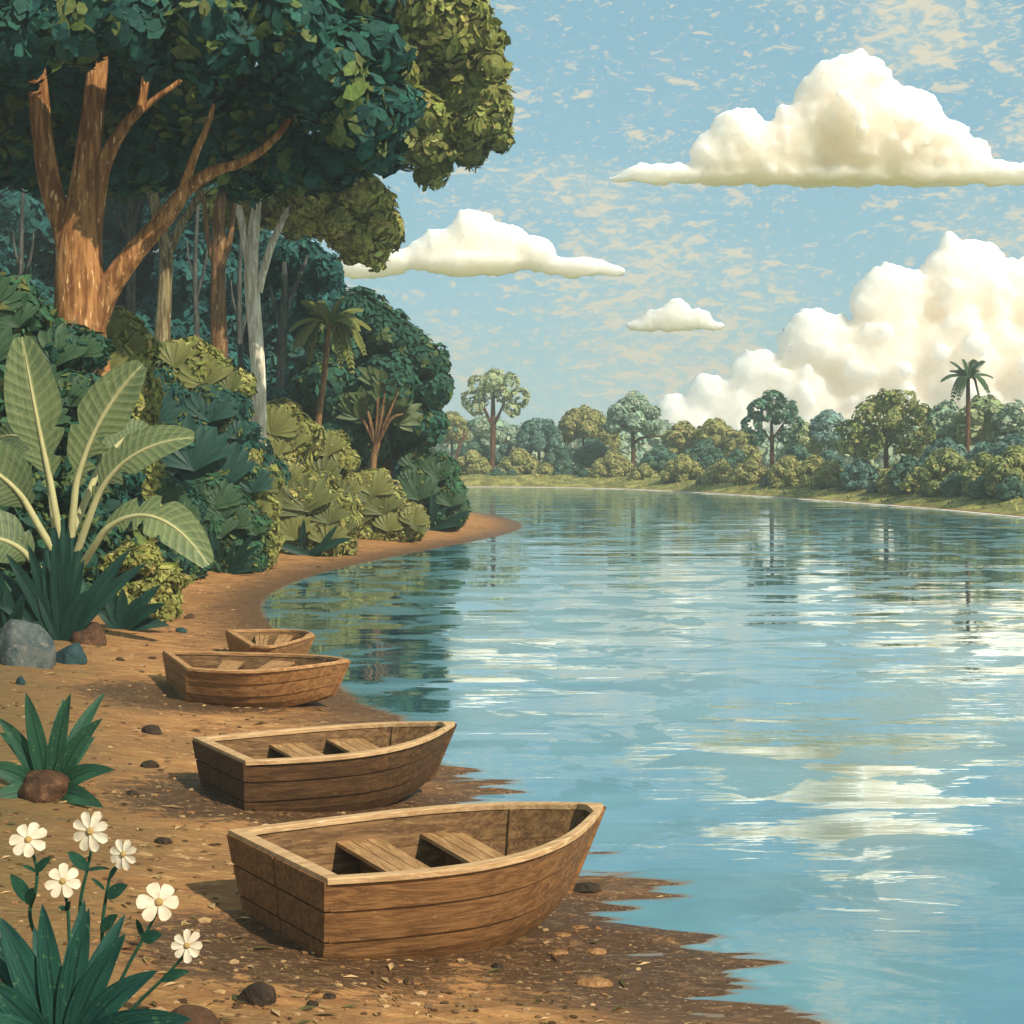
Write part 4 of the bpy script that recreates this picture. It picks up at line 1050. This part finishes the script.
far_tree(494, [(494, 378, 12), (478, 384, 11), (510, 384, 11), (470, 398, 10), (519, 398, 11), (512, 408, 9), (474, 408, 9), (486, 394, 9), (503, 394, 9)],
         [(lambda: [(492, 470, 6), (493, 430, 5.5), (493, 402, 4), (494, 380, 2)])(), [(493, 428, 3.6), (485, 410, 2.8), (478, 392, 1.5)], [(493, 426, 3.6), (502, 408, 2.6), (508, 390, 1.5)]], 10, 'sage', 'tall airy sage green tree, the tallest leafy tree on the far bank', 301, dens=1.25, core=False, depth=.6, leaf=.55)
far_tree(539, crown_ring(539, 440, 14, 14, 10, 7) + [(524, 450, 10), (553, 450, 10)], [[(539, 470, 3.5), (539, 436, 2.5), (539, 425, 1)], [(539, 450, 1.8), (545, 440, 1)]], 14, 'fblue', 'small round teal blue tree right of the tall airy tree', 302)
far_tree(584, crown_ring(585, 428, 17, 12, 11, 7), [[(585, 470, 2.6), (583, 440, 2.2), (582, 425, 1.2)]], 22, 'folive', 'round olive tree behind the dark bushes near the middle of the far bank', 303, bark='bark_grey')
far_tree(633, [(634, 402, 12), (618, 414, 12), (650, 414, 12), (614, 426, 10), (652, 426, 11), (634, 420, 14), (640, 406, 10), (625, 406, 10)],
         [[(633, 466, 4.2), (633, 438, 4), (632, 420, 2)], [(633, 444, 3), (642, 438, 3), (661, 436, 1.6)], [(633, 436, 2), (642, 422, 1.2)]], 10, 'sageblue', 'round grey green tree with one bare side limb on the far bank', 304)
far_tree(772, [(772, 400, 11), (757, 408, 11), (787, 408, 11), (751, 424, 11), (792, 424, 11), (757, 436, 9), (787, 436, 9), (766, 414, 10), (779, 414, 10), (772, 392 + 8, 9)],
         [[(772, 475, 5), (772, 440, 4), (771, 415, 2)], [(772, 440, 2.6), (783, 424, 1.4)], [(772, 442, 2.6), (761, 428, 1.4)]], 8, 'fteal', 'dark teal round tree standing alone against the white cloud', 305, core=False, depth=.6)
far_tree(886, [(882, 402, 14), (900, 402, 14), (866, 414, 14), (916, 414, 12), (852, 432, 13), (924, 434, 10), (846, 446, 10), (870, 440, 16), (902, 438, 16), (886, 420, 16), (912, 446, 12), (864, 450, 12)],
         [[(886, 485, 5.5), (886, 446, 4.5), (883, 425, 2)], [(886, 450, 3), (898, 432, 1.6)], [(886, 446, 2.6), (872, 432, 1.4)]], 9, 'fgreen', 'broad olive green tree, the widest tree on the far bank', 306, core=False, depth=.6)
Zx = Zfar(462, 6)
make_tree('bare_tree', 'small leaning tree with bare forked branches at the end of the far bank', 'tree', 452, [[(452, 478, 3), (458, 450, 3), (463, 438, 2.6), (464, 430, 1.4)], [(463, 440, 2), (470, 428, 1)], [(460, 446, 2), (455, 434, 1)]], [(470, 424, 3.5), (455, 430, 3)], Zx, 'fteal', M['bark_far'], .3, 307, nv=4)

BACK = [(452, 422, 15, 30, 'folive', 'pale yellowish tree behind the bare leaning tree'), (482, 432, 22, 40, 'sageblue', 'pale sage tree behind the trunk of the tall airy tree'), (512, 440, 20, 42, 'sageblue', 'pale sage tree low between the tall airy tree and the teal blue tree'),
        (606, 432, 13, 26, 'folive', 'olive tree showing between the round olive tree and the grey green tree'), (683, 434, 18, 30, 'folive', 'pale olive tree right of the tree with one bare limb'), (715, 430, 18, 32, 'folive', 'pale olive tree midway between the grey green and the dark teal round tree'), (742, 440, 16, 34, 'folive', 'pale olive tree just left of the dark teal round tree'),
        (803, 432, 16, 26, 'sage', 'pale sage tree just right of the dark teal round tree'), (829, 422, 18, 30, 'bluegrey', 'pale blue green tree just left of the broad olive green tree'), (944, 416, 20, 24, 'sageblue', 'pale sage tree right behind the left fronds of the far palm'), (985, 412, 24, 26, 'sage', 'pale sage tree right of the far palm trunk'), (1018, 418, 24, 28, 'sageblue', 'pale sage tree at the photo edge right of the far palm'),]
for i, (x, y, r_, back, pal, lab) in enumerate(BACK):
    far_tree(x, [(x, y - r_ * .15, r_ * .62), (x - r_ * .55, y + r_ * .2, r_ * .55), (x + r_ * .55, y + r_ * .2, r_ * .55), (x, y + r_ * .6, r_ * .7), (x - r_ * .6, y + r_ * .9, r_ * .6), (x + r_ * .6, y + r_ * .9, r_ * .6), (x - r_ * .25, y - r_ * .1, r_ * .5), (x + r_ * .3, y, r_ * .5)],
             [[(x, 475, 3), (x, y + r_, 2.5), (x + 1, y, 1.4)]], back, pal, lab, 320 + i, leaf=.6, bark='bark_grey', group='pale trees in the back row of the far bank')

FB = 'bushes along the far bank'
ROW = [(472, 456, 15, 5, 'folive', 'olive bush at the left end of the far bank row'), (519, 456, 18, 6, 'folive', 'olive bush below the gap between the tall airy tree and the teal blue tree'), (545, 468, 13, 4, 'folive', 'small olive bush at the foot of the teal blue tree'), (569, 463, 13, 5, 'fteal', 'teal bush between the teal blue tree and the round olive tree'),
       (613, 458, 19, 6, 'folive', 'olive bush left of the trunk with the bare side limb'), (645, 470, 13, 4, 'folive', 'low olive bush under the bare side limb'), (683, 461, 17, 5, 'folive', 'olive bush below the pale olive tree with the grey green tree to its left'), (722, 467, 15, 5, 'folive', 'olive bush left of the dark teal round tree, near the water'), (750, 464, 16, 5, 'folive', 'olive bush at the left foot of the dark teal round tree'),
       (788, 462, 15, 5, 'folive', 'olive bush at the right foot of the dark teal round tree'), (815, 460, 12, 6, 'folive', 'small olive bush below the pale blue green tree'), (830, 468, 16, 5, 'folive', 'olive bush at the left foot of the broad olive green tree'), (864, 468, 16, 5, 'folive', 'olive bush just left of the broad olive green tree trunk'), (898, 468, 16, 5, 'folive', 'olive bush just right of the broad olive green tree trunk'),
       (918, 474, 14, 4, 'folive', 'low olive bush halfway between the broad olive green tree and the far palm'), (946, 456, 21, 4, 'fgreen', 'tall rounded olive bush left of the far palm trunk'), (982, 460, 16, 5, 'fgreen', 'rounded olive bush right of the far palm trunk'), (1014, 456, 22, 5, 'fgreen', 'large olive bush at the photo edge on the far bank')]
MID = [(476, 446, 14, 12, 'fteal', 'dark teal bush behind the trunk of the tall airy tree'), (505, 450, 14, 14, 'fblue', 'blue teal bush right of the trunk of the tall airy tree'), (562, 452, 16, 12, 'fdark', 'dark teal bush right of the small teal blue tree'), (594, 446, 18, 13, 'fdark', 'dark teal bush in front of the round olive tree'), (660, 452, 16, 12, 'fteal', 'dark teal bush behind the bare side limb'),
       (704, 448, 19, 12, 'fdark', 'spiky dark teal bush below the pale olive trees'), (738, 456, 14, 12, 'fteal', 'teal bush behind the left foot of the dark teal round tree'), (796, 452, 18, 12, 'fteal', 'teal bush behind the right foot of the dark teal round tree'), (828, 456, 14, 12, 'fblue', 'blue teal bush below the pale blue green tree'), (860, 464, 14, 3.5, 'fblue', 'blue teal bush under the left side of the broad olive green tree'), (908, 462, 15, 3.5, 'fdark', 'dark teal bush under the right side of the broad olive green tree'),
       (946, 446, 19, 13, 'fblue', 'blue teal bush behind the tall rounded olive bush'), (986, 450, 18, 13, 'fblue', 'blue teal bush behind the far palm trunk'), (1016, 442, 20, 13, 'fblue', 'blue teal bush at the photo edge behind the large olive bush')]
LOW = [(497, 474, 9, 'low dark fern clump below the tall airy tree'), (512, 475, 8, 'low dark fern clump right of the tall airy trunk, near the water'), (586, 476, 9, 'low dark fern clump below the round olive tree'), (640, 478, 9, 'low dark fern clump below the bare side limb'), (672, 478, 8, 'low dark fern clump on the bank midway to the dark teal round tree'), (706, 480, 8, 'low dark fern clump left of the dark teal round tree'), (770, 482, 9, 'low dark fern clump at the foot of the dark teal round tree'),
       (822, 484, 9, 'low dark fern clump left of the broad olive green tree'), (846, 486, 8, 'low dark fern clump near the left foot of the broad olive green tree'), (878, 487, 9, 'low dark fern clump near the trunk of the broad olive green tree'), (934, 480, 12, 'spiky dark fern clump left of the far palm trunk'), (957, 480, 13, 'spiky dark fern clump at the foot of the far palm'), (985, 482, 13, 'spiky dark fern clump right of the far palm trunk'), (1012, 484, 12, 'spiky dark fern clump at the photo edge on the far bank')]
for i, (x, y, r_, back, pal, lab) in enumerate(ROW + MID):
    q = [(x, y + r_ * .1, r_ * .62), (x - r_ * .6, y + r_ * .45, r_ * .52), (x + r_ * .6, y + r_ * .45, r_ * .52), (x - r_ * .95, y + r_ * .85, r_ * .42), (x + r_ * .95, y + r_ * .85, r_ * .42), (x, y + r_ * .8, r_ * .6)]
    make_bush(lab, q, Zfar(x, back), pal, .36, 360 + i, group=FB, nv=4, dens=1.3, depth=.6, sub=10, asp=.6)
for i, (x, y, r_, lab) in enumerate(LOW):  # dark fern clumps put in for the shaded undersides of the bushes
    make_bush(lab, [(x, y, r_ * .8), (x - r_ * .7, y + r_ * .35, r_ * .6), (x + r_ * .7, y + r_ * .35, r_ * .6)], Zfar(x, 3.2), 'fdark', .34, 420 + i, name='shade_fern', cat='shade_fern', group='dark ferns standing in for shade at the foot of the far bank bushes', nv=4, dens=1.2, sub=9, asp=.3, fans=7 if r_ > 10 else 0)

# distant woodland closing the horizon
mb = MB(); rng = np.random.default_rng(500); lob = []
for x in np.linspace(-330, 300, 120):
    h = rng.uniform(5.5, 9); y = 250 + .10 * abs(x) + rng.uniform(-6, 10)
    lob.append((x, y, h * .45, h * .8)); lob.append((x + 2.5, y - 2, 1.6, 3.6))
foliage(mb, lob, 1.2, 'sageblue', 501, 1.1, 9, 4, True, .7)
tag(mb.build('far_woodland', M['leaf'], smooth=False), 'pale distant woodland closing the horizon behind the far bank trees', 'woodland', kind='stuff')

# short grass on the far bank
rng = np.random.default_rng(610); n = 16000
y = rng.uniform(60, 215, n); x = rng.uniform(-.14, .36, n) * y; zz, _, d2 = terrain(x, y, True); ok = (d2 > .5) & (d2 < 12); x, y, zz = x[ok], y[ok], zz[ok]; n = len(x)
h = rng.uniform(.12, .42, n); a = rng.uniform(-.9, .9, n); w_ = rng.uniform(.05, .12, n); th = rng.uniform(0, 3.1, n)
V = np.stack([np.stack([x - w_ * np.cos(th), y - w_ * np.sin(th), zz - .03], -1), np.stack([x + w_ * np.cos(th), y + w_ * np.sin(th), zz - .03], -1), np.stack([x + a * h, y, zz + h], -1)], 1).reshape(-1, 3)
col = np.array([(.24, .23, .06), (.18, .21, .05), (.40, .36, .12), (.12, .14, .035)])[rng.integers(0, 4, n)] * rng.uniform(.8, 1.2, (n, 1))
mb = MB(); mb.add(V, np.arange(n * 3).reshape(n, 3), col)
tag(mb.build('grass', M['leaf'], smooth=False), 'short dry grass along the top of the far bank', 'grass', kind='stuff')

# thin line of foam where the river laps the far bank
t_ = NT('foam_line'); fm = t_.pbr(t_.mix(t_.noise(t_.coord('Object'), 2.0, 4), (.55, .56, .48), (.85, .82, .70)), .8)
zc = lambda P2: P2
pts = np.array(FAR); vis = pts[(pts[:, 1] > 60) & (pts[:, 1] < 200) & (np.abs(pts[:, 0]) < 60)]
C = spline(np.column_stack([vis, np.zeros(len(vis))]), 6)[:, :2]
T = nrm(np.gradient(C, axis=0)); N = np.stack([-T[:, 1], T[:, 0]], -1)
mid = sdist((C + N * .5)[:, 0], (C + N * .5)[:, 1], FAR); N = N * np.where(mid > 0, 1, -1)[:, None]
w = (.20 + .30 * fbm(C[:, 0] * .35, C[:, 1] * .35, 0, 3, 2)); w = np.clip(w, .03, .5) * (C[:, 1] / 110)
rows = [np.column_stack([C - N * (w * 1.1)[:, None], np.full(len(C), .012)]), np.column_stack([C - N * (w * .3)[:, None], np.full(len(C), .05)]), np.column_stack([C + N * (w * .6)[:, None], np.full(len(C), .03)])]
V = np.stack(rows, 1); ix = np.arange(len(C) * 3).reshape(-1, 3)
mb = MB(); mb.add(V.reshape(-1, 3), np.stack([ix[:-1, :-1], ix[:-1, 1:], ix[1:, 1:], ix[1:, :-1]], -1).reshape(-1, 4))
tag(mb.build('foam', fm), 'thin pale foam line lapping along the far bank', 'foam', kind='stuff')

# ------------------------------------------------------------------ clouds
def cloud_material(name, a, b, reach):
    t_ = NT(name); m = t_.pbr(t_.mix(t_.ramp(t_.noise(t_.coord('Object'), .05, 5, .65), .35, .7), a, b), 1.0, spec=0.0)
    for n_ in m.node_tree.nodes:
        if n_.type == 'BSDF_PRINCIPLED':
            n_.inputs['Subsurface Weight'].default_value = 1.0; n_.inputs['Subsurface Radius'].default_value = (1, 1, 1); n_.inputs['Subsurface Scale'].default_value = reach
    return m
CLOUD = cloud_material('cream_cloud', (.945, .755, .635), (.975, .815, .70), 130.0)
BANK = cloud_material('pale_cream_cloud', (.905, .775, .655), (.95, .83, .72), 230.0)
def cloud(label, lobes, base_y, Z, seed, vox=7.0, cm=None):
    """billows given in photo pixels at distance Z; joined into one rounded body with a level base"""
    rng = np.random.default_rng(seed); k = Z / F
    zb = HC + (H0 - base_y) * k
    xs = [l[0] for l in lobes]; cx = (min(xs) + max(xs)) / 2
    org = V3((cx - 512) * k, Z, zb)
    mb = MB(); iv, f = ico(3)
    for l in lobes:
        px, py, r_ = l[:3]; tail = len(l) > 3; r_ = r_ if tail else r_ * .93; ry = l[3] if tail else r_
        for dy, sc in ((0, 1), (.5, .8)):
            c = P(px, py, Z); c[1] += dy * r_ * k * (.4 if tail else 1.0)
            q = iv * (r_ * k * sc, (min(r_, ry * 2.0) if tail else r_ * .8) * k * sc, ry * k * sc) + c; mb.add(q, f)
        if not tail:
            for d in sphere_dirs(42, rng):                       # small billows on the big ones
                c = P(px, py, Z) + d * (r_ * k * rng.uniform(.84, .96)); mb.add(iv * (r_ * k * rng.uniform(.11, .22)) + c, f)
    if True:
        for V in mb.V: V[:, 2] = np.where(V[:, 2] < zb, zb + (V[:, 2] - zb) * .04, V[:, 2])
    o = mb.build('cloud', cm or CLOUD, None, origin=org)
    m = o.modifiers.new('join', 'REMESH'); m.mode = 'VOXEL'; m.voxel_size = vox; m.use_smooth_shade = True
    for nm, sc, st in (('billow', 24, -6.0), ('puff', 8, -3.2)):
        tx = bpy.data.textures.new(nm, 'VORONOI'); tx.noise_scale = sc * k; tx.distance_metric = 'DISTANCE'
        d = o.modifiers.new(nm, 'DISPLACE'); d.texture = tx; d.strength = st * k; d.mid_level = .35; d.texture_coords = 'GLOBAL'
    return tag(o, label, 'cloud')
cloud('great heaped cloud high in the sky with a level base and a long left tail', [(848, 112, 62), (905, 130, 46), (800, 140, 40), (740, 140, 36), (712, 156, 26), (945, 148, 32), (970, 158, 24), (880, 150, 40), (770, 160, 34), (660, 174, 44, 11), (625, 178, 18, 6), (1000, 174, 40, 13), (1030, 172, 30, 11), (720, 176, 60, 10), (840, 176, 90, 12), (940, 176, 70, 12)], 184, 2100.0, 1, 4.0)
cloud('medium cloud beside the olive crown with flat base and a long right tail', [(475, 236, 30), (508, 244, 24), (440, 248, 24), (418, 256, 18), (536, 254, 20), (390, 262, 26, 14), (575, 267, 40, 11), (610, 271, 16, 6), (360, 268, 30, 12), (470, 262, 60, 16)], 279, 2000.0, 2, 4.0)
cloud('smallest cloud, three low humps floating above the far trees', [(674, 316, 19), (650, 322, 14), (700, 322, 16), (636, 326, 13, 7), (714, 326, 13, 7), (675, 326, 40, 6)], 331, 1900.0, 3, 3.0)
cloud('vast billowing cloud bank rising behind the far bank trees at the right', [(966, 290, 56), (893, 306, 46), (1030, 300, 46), (815, 345, 40), (757, 376, 30), (708, 392, 22), (672, 408, 18), (880, 370, 60), (950, 370, 70), (1030, 380, 70), (800, 405, 50), (740, 420, 36), (690, 430, 30), (860, 430, 55), (950, 440, 60), (1030, 450, 55), (655, 440, 24)], 470, 3900.0, 4, 8.0, BANK)

# pale air over the river, thickest looking towards the far bank
ht = NT('river_air'); pv = ht.n('VolumePrincipled'); pv.inputs['Color'].default_value = (.80, .90, .88, 1); pv.inputs['Density'].default_value = .00115; pv.inputs['Anisotropy'].default_value = .2
ht.t.links.new(pv.outputs[0], ht.out.inputs['Volume'])
mb = MB(); a_, b_ = V3(-345, -16, -5.0), V3(345, 330, 26)
mb.add([(x, y, z) for z in (a_[2], b_[2]) for x, y in ((a_[0], a_[1]), (b_[0], a_[1]), (b_[0], b_[1]), (a_[0], b_[1]))], [(3, 2, 1, 0), (4, 5, 6, 7), (0, 1, 5, 4), (1, 2, 6, 5), (2, 3, 7, 6), (3, 0, 4, 7)])
tag(mb.build('haze', ht.m, smooth=False), 'thin pale air lying over the river', 'haze', kind='stuff')

# ------------------------------------------------------------------ sky, sun, camera
SUN = nrm(V3(.56, -.62, .70)); EL = math.asin(SUN[2]); AZ = math.atan2(SUN[0], SUN[1])
w = bpy.data.worlds.new('World'); S.world = w; w.use_nodes = True
nt = w.node_tree; nt.nodes.clear()
t = NT.__new__(NT); t.t = nt; t.out = nt.nodes.new('ShaderNodeOutputWorld')
sky = t.n('TexSky'); sky.sky_type = 'NISHITA'; sky.sun_disc = False
sky.sun_elevation = EL; sky.sun_rotation = AZ; sky.air_density = 1.0; sky.dust_density = .25; sky.ozone_density = 1.4
gen = t.n('TexCoord').outputs['Generated']
def mapped(scale, rot):
    m = t.n('Mapping'); m.inputs['Scale'].default_value = scale; m.inputs['Rotation'].default_value = rot; nt.links.new(gen, m.inputs['Vector']); return m.outputs[0]
ci = t.noise(mapped((1, 1, 2.6), (0, .38, 0)), 62, 5, .62, .6)          # short streaks of thin high cloud
fl = t.noise(mapped((1, 1, 2.2), (0, .55, 0)), 150, 3, .6, .4)
big_ = t.noise(mapped((1, 1, 1.6), (0, .3, 0)), 5.5, 4, .6, .5)
lean = t.math('MULTIPLY', t.math('SUBTRACT', big_, .5), .50)
mask = t.ramp(t.math('ADD', ci, lean), .525, .64, 0, .72)
mask2 = t.ramp(t.math('ADD', fl, lean), .53, .64, 0, .55)
soft = t.ramp(big_, .40, .66, .04, .55)
col = t.mix(1.0, sky.outputs[0], (1.02, 1.02, .95), 'MULTIPLY')
col = t.mix(.72, col, (2.05, 3.95, 4.65))
col = t.mix(soft, col, (3.9, 5.0, 4.85))
col = t.mix(mask2, col, (5.6, 5.5, 4.5))
col = t.mix(mask, col, (6.4, 5.7, 4.2))
bg = t.n('Background'); nt.links.new(col, bg.inputs[0]); bg.inputs[1].default_value = .10
nt.links.new(bg.outputs[0], t.out.inputs['Surface'])

sl = bpy.data.lights.new('sun', 'SUN'); sl.energy = 4.4; sl.angle = math.radians(.55); sl.color = (1.0, .90, .74)
so = bpy.data.objects.new('sun', sl); COL.objects.link(so)
import mathutils
so.rotation_euler = mathutils.Vector(tuple(-SUN)).to_track_quat('-Z', 'Y').to_euler(); so.location = (40, -40, 60)

cam = bpy.data.cameras.new('camera'); cam.sensor_width = 36; cam.lens = F / 1024 * 36; cam.shift_y = -(512 - H0) / 1024
cam.clip_start = .1; cam.clip_end = 20000
co = bpy.data.objects.new('camera', cam); COL.objects.link(co); co.location = (0, 0, HC); co.rotation_euler = (math.pi / 2, 0, 0)
S.camera = co
vs = S.view_settings; S.display_settings.display_device = 'sRGB'; vs.view_transform = 'Standard'; vs.look = 'None'; vs.exposure = 0.42; vs.gamma = 1.0; vs.use_curve_mapping = False
S.cycles.max_bounces = 6; S.cycles.diffuse_bounces = 2; S.cycles.glossy_bounces = 3; S.cycles.transmission_bounces = 3; S.cycles.transparent_max_bounces = 4
S.cycles.use_denoising = True
